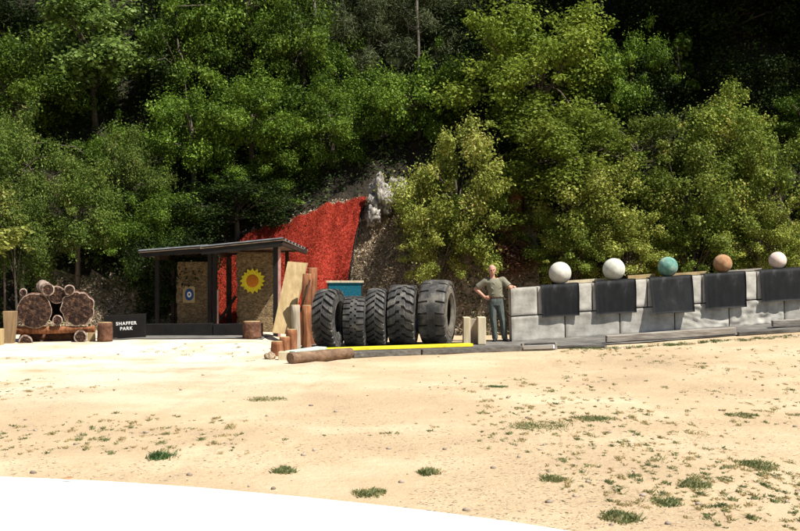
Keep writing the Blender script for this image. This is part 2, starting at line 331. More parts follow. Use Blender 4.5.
K('dark', 2, (2.4, 2.2, 2.4), 80, .6, 20000, .13, .075, LM['dark'])
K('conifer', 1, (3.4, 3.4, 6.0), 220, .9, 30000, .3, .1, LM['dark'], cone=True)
K('dry', 1, (.6, .5, 1.3), 26, .3, 5000, .09, .03, LM['dry'], up=0)
K('yellow', 1, (.45, .4, .35), 16, .18, 900, .11, .075, LM['yellow'], up=.9)
K('sprig', 1, (.7, .6, .9), 9, .22, 1600, .11, .075, LM['oak'], up=.7, lo=.6)

# ------------------------------------------------------------------ ground and hillside
def axis(lo, hi, a, b, fine, coarse):
    out = []; v = lo
    while v < hi:
        out.append(v); v += fine if a <= v < b else coarse
    out.append(hi); return out
def sheet(xs, ys, fn):
    m = MB(); nx, ny = len(xs), len(ys)
    vs = [(x, y, fn(x, y)) for x in xs for y in ys]
    fs = [(i * ny + j, (i + 1) * ny + j, (i + 1) * ny + j + 1, i * ny + j + 1) for i in range(nx - 1) for j in range(ny - 1)]
    return m.add(vs, fs, True)
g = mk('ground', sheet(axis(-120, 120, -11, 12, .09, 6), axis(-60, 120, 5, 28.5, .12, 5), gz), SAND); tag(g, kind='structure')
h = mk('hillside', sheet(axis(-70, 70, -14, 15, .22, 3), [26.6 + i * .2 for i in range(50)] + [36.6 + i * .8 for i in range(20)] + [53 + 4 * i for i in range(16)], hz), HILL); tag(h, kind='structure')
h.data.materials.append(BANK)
for p in h.data.polygons:
    c = p.center
    if c.y < yb(c.x) + 1.9 and (-1.9 < c.x < .9 or -9.5 < c.x < -5.6 or .9 <= c.x < 3.6): p.material_index = 1

# ------------------------------------------------------------------ trees and shrubs
TRN = 0
GT = 'trees on the hillside'; GS = 'shrubs on the bank'
def hithill(px, py):
    d = 26.5
    while d < 60:
        p = P(px, py, d)
        if p.z <= hz(p.x, p.y): return d
        d += .15
    return 60
def plant(kind, x0, y0, x1, y1, Y, label, group, name='tree', grey=False, lean=0, cat=None, bare=False):
    """crown filling the given extent; Y is its distance"""
    global TRN
    Y = min(Y, hithill((x0 + x1) / 2, (y0 + y1) / 2) - (.4 if group == 'shaded forest trees' else .6 if group == GS else 1.3))
    ex = .11; x0, x1 = x0 - (x1 - x0) * ex, x1 + (x1 - x0) * ex; y0, y1 = y0 - (y1 - y0) * ex, y1 + (y1 - y0) * ex * .6
    a = P(x0, y1, Y); b = P(x1, y0, Y); c = (a + b) / 2; hw = (b.x - a.x) / 2; hh = (b.z - a.z) / 2
    Rr, var = KIND[kind]; me, cl = var[TRN % len(var)]; TRN += 1
    gx = c.x + lean; base = Vector((gx, Y + .3, hz(gx, Y + .3) if Y > yb(gx) else gz(gx, Y)))
    if base.z > c.z - hh * .5: base.z = min(base.z, c.z - hh * .5)
    t = thing(name, base, label, cat or name, group)
    sc = Vector((hw / Rr[0] * .97, max(.6, min(1.25, hw / Rr[0])), hh / Rr[2] * .95))
    rot = random.uniform(0, 6.28)
    o = bpy.data.objects.new('crown' if name == 'tree' else 'foliage', me); COL.objects.link(o); o.parent = t
    o.location = c - base; 
    # yaw first, then stretch: bake as matrix-free euler + scale (near-round in plan)
    o.rotation_euler = (0, 0, rot); sxy = (sc.x + sc.y) / 2; o.scale = (sxy, sxy, sc.z)
    if abs(sc.x - sc.y) > .35: o.rotation_euler = (0, 0, random.choice((0, math.pi))); o.scale = sc
    tr = MB(); rb = max(.035, min(.16, hw * .06)); top = c + Vector((0, 0, hh * .35)); mid = (base + top) / 2 + Vector((random.uniform(-.15, .15), 0, 0))
    tr.tube([base - Vector((0, 0, .3)), base.lerp(mid, .6), mid, top], [rb, rb * .8, rb * .65, rb * .2], 8, rough=.3)
    mk('trunk', tr, TREEG if grey else TREEB, t)
    lb = MB(); Ms = Matrix.Translation(c) @ o.rotation_euler.to_matrix().to_4x4() @ Matrix.Diagonal((*o.scale, 1))
    for q in cl[::3]:
        e = Ms @ Vector(q); s = base.lerp(top, random.uniform(.35, .85))
        m_ = s.lerp(e, .5) + Vector((0, 0, random.uniform(0, .25)))
        lb.tube([s, m_, e], [rb * .3, rb * .2, .008], 5, cap=False)
    mk('limbs', lb, TREEG if grey else TREEB, t)
    return t
plant('maple', 45, -2, 142, 100, 33.5, 'bushy tree with large pale lobed leaves catching the sun at upper left', GT)
plant('oak', -40, 42, 70, 145, 32, 'dark green leafy tree at the upper left edge of the picture', GT)
plant('leftb', -30, 115, 62, 235, 30.0, 'grey-green feathery tree growing above the log pile, at the left edge', GT)
plant('oak', 130, 10, 225, 115, 34, 'dense green tree just right of the large-leaved pale tree', GT)
plant('oak', 190, -60, 300, 75, 35, 'tall green oak rising out of the top of the picture above the shelter', GT)
plant('oak', 258, -10, 345, 105, 33.5, 'green oak between the tallest oak and the slim pale trunks', GT)
plant('oak', 140, 85, 240, 195, 31.0, 'dark spreading oak right above the left shelter roof', GT)
plant('oak', 200, 76, 306, 168, 31.2, 'low branching oak overhanging the left end of the red mat', GT)
plant('oak', 290, 90, 368, 170, 31.6, 'small dark oak overhanging the middle of the red mat', GT)
plant('oak', 95, 180, 190, 262, 29.0, 'dark leafy bush in shade behind the black sign', GS, 'shrub')
plant('feather', 318, -40, 408, 130, 35.5, 'tall thin tree with grey trunk and wispy needles at top centre', GT, grey=True)
plant('feather', 385, -30, 470, 100, 34.5, 'pale grey-green wispy tree left of the bright green tree', GT, grey=True)
plant('oak', 372, 60, 470, 165, 33, 'dark green tree under the wispy grey-green one, above the grey rock', GT)
plant('feather', 440, -60, 530, 60, 36.5, 'grey-green tree partly behind the top of the bright green tree', GT)
plant('bright', 470, 12, 610, 165, 30.5, 'tall bright yellow-green tree in the centre right of the forest', GT)
plant('bright', 500, 110, 640, 235, 29.3, 'lower yellow-green tree whose leaves hang behind the first stone ball', GT)
plant('oak', 596, 38, 668, 135, 31.5, 'small rounded green tree against the black forest shade', GT)
plant('sprig', 652, 26, 702, 100, 31.5, 'thin leafy sapling lit alone against the black shade', GT)
plant('shrub', 401, 140, 510, 286, 28.3, 'big pale yellow-green shrub spilling down the bank behind the last tyre', GS, 'shrub')
plant('shrub', 520, 168, 640, 285, 27.8, 'pale leafy shrub behind the first and second stone balls', GS, 'shrub')
plant('shrubg', 585, 118, 690, 215, 28.8, 'yellowish shrub above the second and third stone balls', GS, 'shrub')
plant('shrubg', 625, 165, 742, 285, 27.7, 'olive shrub behind the teal and brown stone balls', GS, 'shrub')
plant('shrubg', 668, 92, 775, 200, 28.9, 'wide olive shrub with arching sprays above the brown stone ball', GS, 'shrub')
plant('shrubg', 725, 135, 830, 285, 27.9, 'olive shrub behind the palest stone ball at the right edge', GS, 'shrub')
plant('oak', 770, 85, 850, 160, 29.5, 'green sapling at the right edge above the olive shrubs', GT)
plant('dark', 190, 178, 282, 246, 29.4, 'added near-black bush standing in for shade above the shelter roof, left of the red mat', GS, 'shrub')  # added bush; its near-black leaves stand in for shade on the bank
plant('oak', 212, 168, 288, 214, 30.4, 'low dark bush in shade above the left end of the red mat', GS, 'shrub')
plant('dark', 140, 232, 208, 330, 27.9, 'added near-black bush standing in for shade seen through the left bay of the shelter', GS, 'shrub')  # added bush, near-black leaves in place of the shade behind the bay
plant('shrub', 408, 205, 474, 292, 27.8, 'low pale shrub spilling down the bank just behind the largest tyre', GS, 'shrub')
plant('shrubg', 452, 196, 512, 268, 27.9, 'low olive shrub on the bank above the standing man, left of the dead bush', GS, 'shrub')
for (x0_, x1_, y0_, kk_, lb_) in ((536, 606, 222, 'shrubg', 'low shrub directly behind the leftmost stone ball'), (590, 668, 218, 'shrub', 'low shrub behind the wall between the mottled and teal balls'), (655, 735, 214, 'shrubg', 'low shrub behind the wall between the teal and brown balls'), (722, 800, 208, 'shrub', 'low shrub behind the wall between the brown ball and the palest ball')):
    plant(kk_, x0_, y0_, x1_, 292, 27.2, lb_, GS, 'shrub')
plant('dry', 492, 205, 532, 285, 27.9, 'dead rust-brown bush hanging on the bank above the standing man', GS, 'shrub')
plant('leftb', -25, 190, 60, 300, 27.9, 'grey-green shrub directly above the left log', GS, 'shrub')
plant('leftb', 30, 165, 118, 272, 28.6, 'light grey-green shrub above the round logs', GS, 'shrub')
plant('leftb', 95, 140, 160, 230, 29.6, 'twiggy grey-green shrub between the log pile and the dark oak', GS, 'shrub')
plant('yellow', -8, 224, 36, 252, 27.0, 'sprig with sunlit yellow put into its leaves, low at the left edge', GS, 'shrub')
plant('yellow', -10, 185, 12, 212, 27.2, 'small sprig with sunlit yellow put into its leaves, at the very left edge above the other one', GS, 'shrub')
plant('oak', 132, 215, 175, 290, 28.2, 'dark bush hanging down the bank beside the left end of the shelter', GS, 'shrub')
ords = ['first', 'second', 'third', 'fourth', 'fifth', 'sixth', 'seventh', 'eighth', 'ninth', 'tenth', 'eleventh', 'twelfth']
rd = random.Random(11)
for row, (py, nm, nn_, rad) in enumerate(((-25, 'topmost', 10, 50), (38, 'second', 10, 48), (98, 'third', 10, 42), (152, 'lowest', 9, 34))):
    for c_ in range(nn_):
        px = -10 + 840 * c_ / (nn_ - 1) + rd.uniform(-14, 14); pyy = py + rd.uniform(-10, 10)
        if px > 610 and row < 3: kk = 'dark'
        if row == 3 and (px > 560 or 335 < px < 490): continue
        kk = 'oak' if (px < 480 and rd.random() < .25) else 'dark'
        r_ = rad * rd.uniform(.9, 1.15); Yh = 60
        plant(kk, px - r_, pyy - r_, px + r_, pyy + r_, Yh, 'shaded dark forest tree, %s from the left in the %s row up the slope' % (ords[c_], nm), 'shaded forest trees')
# conifers added with unseen crowns, placed to shade the upper right slope
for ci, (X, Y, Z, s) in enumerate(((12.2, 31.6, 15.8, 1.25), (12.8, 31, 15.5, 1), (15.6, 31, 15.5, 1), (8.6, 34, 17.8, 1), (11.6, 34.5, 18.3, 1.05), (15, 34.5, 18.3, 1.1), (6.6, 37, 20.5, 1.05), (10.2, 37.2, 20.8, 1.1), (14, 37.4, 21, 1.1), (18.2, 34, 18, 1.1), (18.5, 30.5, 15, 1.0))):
    b = Vector((X, Y, hz(X, Y))); t = thing('conifer', b, 'added conifer with its unseen crown shading the upper right slope, %s of its stand' % (ords[ci] if ci else 'nearest'), 'tree', 'added shade conifers on the right')
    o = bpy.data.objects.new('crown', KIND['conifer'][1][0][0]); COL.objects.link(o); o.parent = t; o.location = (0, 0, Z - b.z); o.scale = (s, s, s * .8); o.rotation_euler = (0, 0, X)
    mk('trunk', MB().tube([b - Vector((0, 0, .4)), b.lerp(Vector((X, Y, Z)), .5), Vector((X, Y, Z + 4))], [.16, .12, .03], 8, rough=.3), DARKW, t)
# slim bare trunks
for (xb, yb_, xt, yt, Y, r, lab) in ((371, 165, 366, -30, 33.6, .05, 'slim pale trunk with few branches at top centre, right one of the two'), (326, 130, 312, -20, 33.6, .07, 'grey leaning trunk between the oak and the slim pale trunk'),
                                (592, 60, 591, -30, 34.5, .05, 'left one of two thin bare grey trunks against black shade'), (600, 62, 602, -30, 34.6, .055, 'right one of two thin bare grey trunks against black shade'), (417, 90, 417, -20, 33, .045, 'straight thin trunk in front of the wispy grey-green tree')):
    a = P(xb, yb_, Y); b = P(xt, yt, Y); t = thing('bare_tree', Vector((a.x, a.y, a.z)), lab, 'tree', 'slim bare trunks')
    mk('trunk', MB().tube([a - Vector((0, 0, .6)), a.lerp(b, .4) + Vector((.05, 0, 0)), a.lerp(b, .7), b], [r, r * .9, r * .8, r * .6], 8, rough=.3), TREEB2, t)
    lb = MB()
    for k in range(16):
        s = a.lerp(b, random.uniform(.15, .98)); d = Vector((random.choice((-1, 1)) * random.uniform(.15, .45), random.uniform(-.3, .3), random.uniform(-.05, .4)))
        lb.tube([s, s + d * .35 + Vector((0, 0, -.05)), s + d * .7 + Vector((0, .03, .02)), s + d + Vector((0, 0, .12))], [r * .22, r * .16, r * .1, .004], 5, cap=False)
    mk('limbs', lb, TREEB2, t)
# broken stump above the man, red-brown heartwood
p = P(512, 232, 28.6)
mk_t = MB().tube([p - Vector((0, 0, 1.3)), p, p + Vector((.1, 0, .9)), p + Vector((.16, 0, 1.5))], [.34, .28, .2, .06], 12, rough=.6)
tag(mk('tree_stump', mk_t, REDW, loc=p - Vector((0, 0, 1.3))), 'broken reddish-brown tree stump in shade on the bank above the man', 'stump')

# undergrowth on the slope
n = 70000; xs = rng.uniform(-13, 14, n); ys = 27.3 + rng.random(n) ** 1.3 * 13
keep = np.array([(mnoise.noise(Vector((x * .55, y * .55, 11))) > -.12 and not (-5.2 < x < -1.0 + .0 and y < 30.0) and not (-9 < x < -5.7 and y < 28.9 and random.random() < .7)) and not (-1.9 < x < 0.0 and y < 30.6 and random.random() < .93) for x, y in zip(xs, ys)])
xs = xs[keep]; ys = ys[keep]; zs = np.array([hz(x, y) for x, y in zip(xs, ys)]) + rng.random(len(xs)) ** 2 * .45
C = np.stack([xs, ys - .05, zs], 1); tw = .5 + .5 * np.sin(xs * 2.1) * np.cos(ys * 1.7)
me = leafmesh('undergrowth', C, rng.normal(size=C.shape) * .6 + np.array([0, -.3, .8]), .12 * rng.uniform(.6, 1.3, len(xs)), .06, rng.random(len(xs)) * .7 + tw * .3, LM['fern'])
o = bpy.data.objects.new('undergrowth', me); COL.objects.link(o); tag(o, 'low green undergrowth covering the forest slope', 'undergrowth', kind='stuff')
# dry twigs and litter on the cut bank
def bankscatter(n, xa, xb_, ya, yb__, hmax, L, W):
    xs = rng.uniform(xa, xb_, n); off = rng.uniform(ya, yb__, n); ys = np.array([yb(x) for x in xs]) + off
    zs = np.array([hz(x, y) for x, y in zip(xs, ys)]); C = np.stack([xs, ys - rng.random(n) * .12, zs + rng.random(n) * hmax], 1)
    return C
C = np.concatenate([bankscatter(22000, -1.9, .8, .1, 1.9, .1, 0, 0), bankscatter(5000, .8, 3.2, .0, 1.0, .1, 0, 0), bankscatter(9000, -9.5, -5.6, -.1, 1.8, .1, 0, 0), bankscatter(1300, -4, -1, 1.55, 1.8, .1, 0, 0)])
me = leafmesh('dry_brush', C, rng.normal(size=C.shape) + np.array([0, -.8, .2]), .10 * rng.uniform(.4, 1.5, len(C)), .014 * rng.uniform(.6, 2.2, len(C)), rng.random(len(C)), LM['straw'])
o = bpy.data.objects.new('dry_brush', me); COL.objects.link(o); tag(o, 'dry grey twigs and dead grass matted on the cut bank', 'brush', kind='stuff')

# rocks at the top of the bank
def rock(px, py, Y, rx, ry, rz, label, amp=.45, seed=0, mat=None, grp='grey rocks on the bank'):
    c = P(px, py, Y); m = MB().ball(c, (rx, ry, rz), 40, 26)
    for v in m.v:
        d = (v - c); q = Vector((d.x / rx, d.y / ry, d.z / rz)); k = 1 + amp * mnoise.noise(q * 1.6 + Vector((seed, 0, 0))) - amp * .9 * abs(mnoise.noise(Vector((q.x * 3.5, q.y * 3.5, q.z * 1.2)) + Vector((seed, 3, 0)))) + amp * .35 * mnoise.cell(q * 3.3 + Vector((seed, 0, 0)))
        v.xyz = c + d * k
    return tag(mk('rock', m, mat or ROCK, loc=c), label, 'rock', grp)
rock(380, 198, 29.3, .34, .35, .52, 'large pale craggy rock at the upper right corner of the red mat', seed=1)
rock(396, 192, 29.6, .33, .3, .40, 'grey craggy rock just right of the large pale one, half under the shrub', seed=5)
rock(373, 216, 29.0, .2, .2, .28, 'dark small rock below the large pale rock', seed=9, mat=ROCK)

# red coir mat draped down the bank
def rm(u, v):      # u left->right, v top->bottom
    xt = -4.9 + u * 4.0; xb = -4.9 + u * 3.25
    x = xt + (xb - xt) * v; b = yb(x)
    y = b + (1.72 - .75 * sm(.4, 0, u) + .12 * math.sin(u * 9)) * (1 - v) - .02; 
    z = hz(x, y) + .12 + .025 * mnoise.noise(Vector((x * 3, v * 4, 0)))
    ripple = .10 * math.sin(x * 4 + v * 2.5) + .05 * math.sin(x * 9.3 - v * 2) + .12 * mnoise.noise(Vector((x * 1.1, v * 2, 5)))
    return Vector((x, y - .20 + ripple * (v), z + .02 * math.sin(x * 9)))
mm = MB().grid(rm, 90, 60, flip=False)
rt = thing('red_ground_mat', Vector((-3, 28.2, gz(-3, 28.2))), 'shaggy red coir mat draped over the steep bank behind the shelter', 'mat')
mk('backing', mm, REDM, rt)
uu = rng.random(80000); vv = rng.random(80000); C = np.array([rm(u, v) for u, v in zip(uu, vv)]); C += rng.normal(size=C.shape) * .012 + np.array([0, -.03, .015])
me = leafmesh('fibres', C - np.array(org(rt)), rng.normal(size=C.shape) + np.array([0, -1.2, .3]),   .05 * rng.uniform(.5, 1.4, len(C)), .008, rng.random(len(C)) * .6 + .4 * (np.sin(C[:, 0] * 2.3) * .5 + .5) * rng.random(len(C)), LM['redf'])
o = bpy.data.objects.new('fibres', me); COL.objects.link(o); o.parent = rt; o['kind'] = 'stuff'
# black edging strip on the right edge
e = MB()
pts = [rm(1, i / 12) + Vector((.03, -.03, 0)) for i in range(1, 13)]
e.tube(pts, .022, 6, smooth=True); mk('edge_strip', e, BLACKP, rt)
# ------------------------------------------------------------------ dark surface along the wall, kerb timbers
front = [G(x, y) for x, y in ((292, 361), (350, 356), (400, 352.5), (450, 350.5), (500, 348), (550, 347), (600, 346), (650, 343), (700, 339), (750, 335), (800, 331))]
front += [Vector((front[-1].x + 3, front[-1].y, gz(front[-1].x + 3, front[-1].y)))]
back = []
for f in front:
    back.append(Vector((f.x * 1.06 if f.x > 0 else f.x * .98, 25.2 if f.x > 1.8 else 24.7, 0)))
def padf(u, v):
    t = u * (len(front) - 1); i = min(int(t), len(front) - 2); k = t - i
    a = front[i].lerp(front[i + 1], k); b = back[i].lerp(back[i + 1], k); p = a.lerp(b, v); return Vector((p.x, p.y, gz(p.x, p.y) + .022 + .006 * mnoise.noise(p * 2)))
tag(mk('path', MB().grid(padf, 110, 12), PAD), kind='structure')
def timber(name, x0, y0, x1, y1, wd, ht, mat, label, cat='timber', dz=0, rnd=False, bev=.012, dy=0, group='timbers along the path edge'):
    a = G(x0, y0); b = G(x1, y1); a.y += dy; b.y += dy
    up = Vector((0, 0, ht / 2 + dz)); a += up; b += up; m = MB()
    if rnd: m.tube([a.lerp(b, i / 8) for i in range(9)], ht / 2, 16, rough=.18)
    else:
        d = (b - a); n = 10; nn = d.cross(Vector((0, 0, 1))).normalized() * wd / 2; u = Vector((0, 0, ht / 2))
        vs = []
        for i in range(n + 1):
            c = a.lerp(b, i / n); w_ = .012
            for s, t in ((-1, -1), (1, -1), (1, 1), (-1, 1)):
                j = Vector([w_ * mnoise.noise(Vector((c.x * 3 + s * 7, c.y, t * 3 + k * 9))) for k in range(3)]); vs.append(c + nn * s + u * t + j)
        fs = [(i * 4 + k, i * 4 + (k + 1) % 4, i * 4 + 4 + (k + 1) % 4, i * 4 + 4 + k) for i in range(n) for k in range(4)] + [(3, 2, 1, 0), tuple(n * 4 + k for k in range(4))]
        m.add(vs, fs)
    return tag(mk(name, m, mat, loc=a.lerp(b, .5) - up, bevel=0 if rnd else bev), label, cat, group)
lg = timber('log', 290, 364, 350, 358.5, .2, .2, LOGB, 'short round brown log lying at the left end of the path edge', 'log', rnd=True)
DK2 = M('dark_weathered_timber', [(.3, (.05, .045, .04)), (.6, (.13, .12, .105)), (.8, (.24, .22, .19))], scale=4, bump=.7, bscale=9, dist=.015, stretch=(.5, 3, 3))
timber('kerb_timber', 352, 358, 419, 355, .16, .11, DK2, 'dark grey weathered timber edging the path in front of the middle tyres')
timber('kerb_timber', 421, 355, 521, 351, .16, .11, DK2, 'dark weathered timber edging the path in front of the standing man')
timber('beam', 606, 344, 735, 335.5, .2, .14, GREYW, 'long grey split beam lying on the path below the hanging mats', dz=.03, group='grey beams on the path')
timber('beam', 738, 336, 830, 330, .18, .08, DK2, 'thin dark plank edging the path at the far right', group='grey beams on the path')
timber('beam', 772, 329, 840, 325.5, .2, .13, GREYW, 'short grey-brown beam on the path under the last mat', dz=.05, group='grey beams on the path')
timber('kerb_timber', 558, 349, 606, 348, .12, .05, DK2, 'thin black rubber edging right of the small white-lined gap')
# small frame with a pale slab in the path edge
a = G(523, 351); b = G(556, 350); t = thing('edge_frame', (a + b) / 2, 'small low wooden frame holding a white slab at the path edge', 'frame')
mk('slab', MB().beam(a + Vector((.03, -.03, .07)), b + Vector((-.03, -.03, .07)), .1, .07), WHT, t)
mk('bar', MB().beam(a + Vector((0, .0, .02)), b + Vector((0, 0, .02)), .07, .05), GREYW, t, bevel=.005)
mk('bar', MB().beam(a + Vector((0, .1, .125)), b + Vector((0, .1, .125)), .16, .035), DK2, t, bevel=.005)
for q in (a, b): mk('end_block', MB().box(q + Vector((0, .02, .075)), (.04, .12, .14)), GREYW, t)
# yellow and mint boards
a = P(320, 351.5, 21.3); b = P(471, 344.6, 22.6)
zz = lambda p: Vector((p.x, p.y, max(p.z, gz(p.x, p.y) + .10)))
a.z = gz(a.x, a.y) + .09; b.z = gz(b.x, b.y) + .115
bm_ = MB().beam(a, b, .2, .06); o = tag(mk('yellow_board', bm_, YEL, loc=(a + b) / 2, bevel=.008), 'long bright yellow painted board in front of the tyres', 'board')
for q in (a, b, (a + b) / 2):
    pass
a = P(290, 355.5, 20.6); b = P(322, 351.6, 21.3); a.z = gz(a.x, a.y) + .10; b.z = gz(b.x, b.y) + .12
tag(mk('mint_board', MB().beam(a, b, .26, .06), MINT, loc=(a + b) / 2, bevel=.008), 'short faded mint board continuing the yellow one to the left', 'board')
# sleepers under the boards
a = P(300, 356, 21.5); b = P(471, 347.5, 22.95); a.z = gz(a.x, a.y) + .03; b.z = gz(b.x, b.y) + .03
tag(mk('sleeper', MB().beam(a + Vector((0, .05, 0)), b + Vector((0, .05, 0)), .2, .06), DK2, loc=(a + b) / 2 - Vector((0, 0, .07)), bevel=.01), 'dark timber sleeper carrying the yellow board', 'timber')

# ------------------------------------------------------------------ concrete block wall with mats and stone balls
YW = 24.7; SL = math.atan(.0695); U = Vector((math.cos(SL), 0, math.sin(SL))); V = Vector((-.022, 0, 1)).normalized()
W0 = P(511.5, 343.2, YW); PX = F / YW
def wp(s, t, d=0): return W0 + U * s + V * t + Vector((0, d, 0))
def block(s0, s1, t0, t1, style, label, seed):
    m = MB(); g_ = .011; s0 += g_; s1 -= g_; t0 += g_ * .7; t1 -= g_ * .7
    nu, nv = max(6, int((s1 - s0) / .035)), 18
    def ff(u, v):
        s = s0 + (s1 - s0) * u; t = t0 + (t1 - t0) * v; e = min(u * (s1 - s0), (1 - u) * (s1 - s0), v * (t1 - t0), (1 - v) * (t1 - t0)); k = sm(0, .02, e)
        d = .012 * (1 - k) + .006 * mnoise.noise(Vector((s * 5, t * 5, seed)))
        if style == 'wavy': d -= k * .035 * mnoise.noise(Vector((s * 3 + 2 * mnoise.noise(Vector((s * 2, t * 3, seed))), t * 11 + s * 4, seed)))
        if style == 'crumbly': d -= k * .035 * mnoise.noise(Vector((s * 9, t * 9, seed)))
        return wp(s, t, d)
    m.grid(ff, nu, nv)
    def q(s, t, d): return wp(s, t, d)
    D = .6; m.add([q(s0, t1, .02), q(s1, t1, .02), q(s1, t1, D), q(s0, t1, D), q(s0, t0, .02), q(s1, t0, .02), q(s1, t0, D), q(s0, t0, D)], [(0, 1, 2, 3), (7, 6, 5, 4), (4, 0, 3, 7), (5, 6, 2, 1), (6, 7, 3, 2)])
    return tag(mk('concrete_block', m, CONC, loc=wp(s0, t0)), label, 'concrete block', 'concrete blocks of the wall')
ordn = ['first', 'second', 'third', 'fourth', 'fifth', 'sixth', 'seventh']
sj = [0, 54, 109, 164, 218.5, 274, 329, 384]
sty = ['pit', 'pit', 'pit', 'wavy', 'crumbly', 'pit', 'pit']; den = ['pale pitted', 'pale smooth', 'pale smooth', 'grey rippled', 'rough crumbly', 'pale clean', 'pale']
for i in range(7): block(sj[i] / PX, sj[i + 1] / PX, 0, .585, sty[i], '%s concrete block, %s from the left in the lower course' % (den[i], ordn[i]), i * 3)
sj2 = [0, 27, 82, 137, 192, 247, 302, 357]
for i in range(7): block(sj2[i] / PX, sj2[i + 1] / PX, .595, 1.215, 'pit', 'grey concrete %s, %s from the left in the upper course' % ('half block' if i == 0 else 'block behind the hanging mats', ordn[i]), 40 + i * 3)
def hmat(x0, x1, t1, out, label, curl=0, tw=0):
    s0 = (x0 - 511.5) / PX; s1 = (x1 - 511.5) / PX; T = 1.215; hang = T - t1
    prof = [(-.42, 0), (-.3, 0), (-.15, 0), (-.03, 0)]
    m = MB(); nu, nv = 14, 26; th = .014
    def cen(u, v):
        s = s0 + (s1 - s0) * u; L = .42 + hang; l = v * L
        if l < .40: d = .40 - l - .02; t = T + .012 + .004 * math.sin(u * 9); 
        else:
            k = (l - .40) / (L - .40); ang = min(1, k / .08); d = -.028 - out * k ** 1.3 - curl * math.sin(u * math.pi) * k + .008 * math.sin(u * 7 + k * 3) - .01 * ang
            d += tw * (u - .5) * k; t = T + .012 - (l - .40) - .012 * ang; s += .012 * math.sin(k * 5) * (u - .5)
            t += .015 * (u - .5) * k + .01 * math.sin(u * 5) * k
        return wp(s, t, d)
    for sgn in (0, 1):
        def fn(u, v):
            p = cen(u, v); q = cen(u, min(1, v + .01)) - cen(u, max(0, v - .01)); n = U.cross(q).normalized()
            n = -n
            return p + n * (th * sgn)
        m.grid(fn, nu, nv, flip=bool(sgn))
    # rims
    k = (nu + 1) * (nv + 1)
    idx = [i * (nv + 1) for i in range(nu + 1)] + [nu * (nv + 1) + j for j in range(1, nv + 1)] + [i * (nv + 1) + nv for i in range(nu - 1, -1, -1)] + [j for j in range(nv - 1, 0, -1)]
    for a_, b_ in zip(idx, idx[1:] + idx[:1]): m.f.append((a_, b_, b_ + k, a_ + k)); m.sm.append(False)
    return tag(mk('rubber_mat', m, RUB, loc=wp(s0, T)), label, 'rubber mat', 'rubber mats hanging over the wall')
hmat(542.5, 580, .54, .02, 'black rubber mat over the wall under the left ball, nearest the man', tw=-.02)
hmat(596.5, 637, .52, .03, 'black rubber mat over the wall under the mottled grey ball')
hmat(651.5, 693.5, .45, .17, 'black rubber mat flaring out from the wall under the teal ball')
hmat(706, 747, .47, .03, 'black rubber mat over the wall under the rust-brown ball', curl=.02)
hmat(762, 806, .54, .03, 'black rubber mat over the wall under the palest ball at the right edge', curl=.03)
def ballt(px, pr, mat, label, sd):
    r = pr * (YW + .25) / F; s = (px - 400) * (YW + .26) / F - W0.x + .035
    c = wp(s, 1.215 + .012 + r, .26); m = MB().ball(Vector((0, 0, 0)), r, 40, 24)
    for v in m.v: v *= 1 + .012 * mnoise.noise(v * 6 + Vector((sd, 0, 0)))
    rot = Matrix.Rotation(sd, 3, 'X')
    m.v = [rot @ v + c for v in m.v]
    return tag(mk('stone_ball', m, mat, loc=c - Vector((0, 0, r))), label, 'stone ball', 'stone balls on the wall')
ballt(560, 11.2, STONE, 'large cream-grey stone ball, leftmost on the wall', 1)
ballt(614, 11.2, STONE2, 'large mottled greenish-grey stone ball, left of the teal one', 2)
ballt(668, 10, TEALS, 'teal stone ball with cream patches on the wall', 3.4)
ballt(723, 9.3, BROWNS, 'rust-brown stone ball on the wall', 4)
ballt(778, 8.7, PINKS, 'smallest pale pinkish-white stone ball, rightmost on the wall', 5)
def topboard(x0, x1, d, mat, label, h_=.04):
    s0 = (x0 - 511.5) / PX; s1 = (x1 - 511.5) / PX; a = wp(s0, 1.215 + h_ / 2 + .003, d); b = wp(s1, 1.215 + h_ / 2 + .003, d)
    tag(mk('board', MB().beam(a, b, .1, h_), mat, loc=(a + b) / 2, bevel=.004), label, 'board', 'boards along the wall top')
topboard(566, 612, .52, PALEW, 'pale narrow board on the wall top between the two grey balls', .07)
topboard(634, 662, .52, TANW, 'short tan board on the wall top left of the teal ball', .09)
topboard(676, 716, .52, TANW, 'tan board on the wall top between the teal and brown balls', .07)
topboard(734, 772, .52, GREYW, 'grey board on the wall top left of the palest ball', .05)

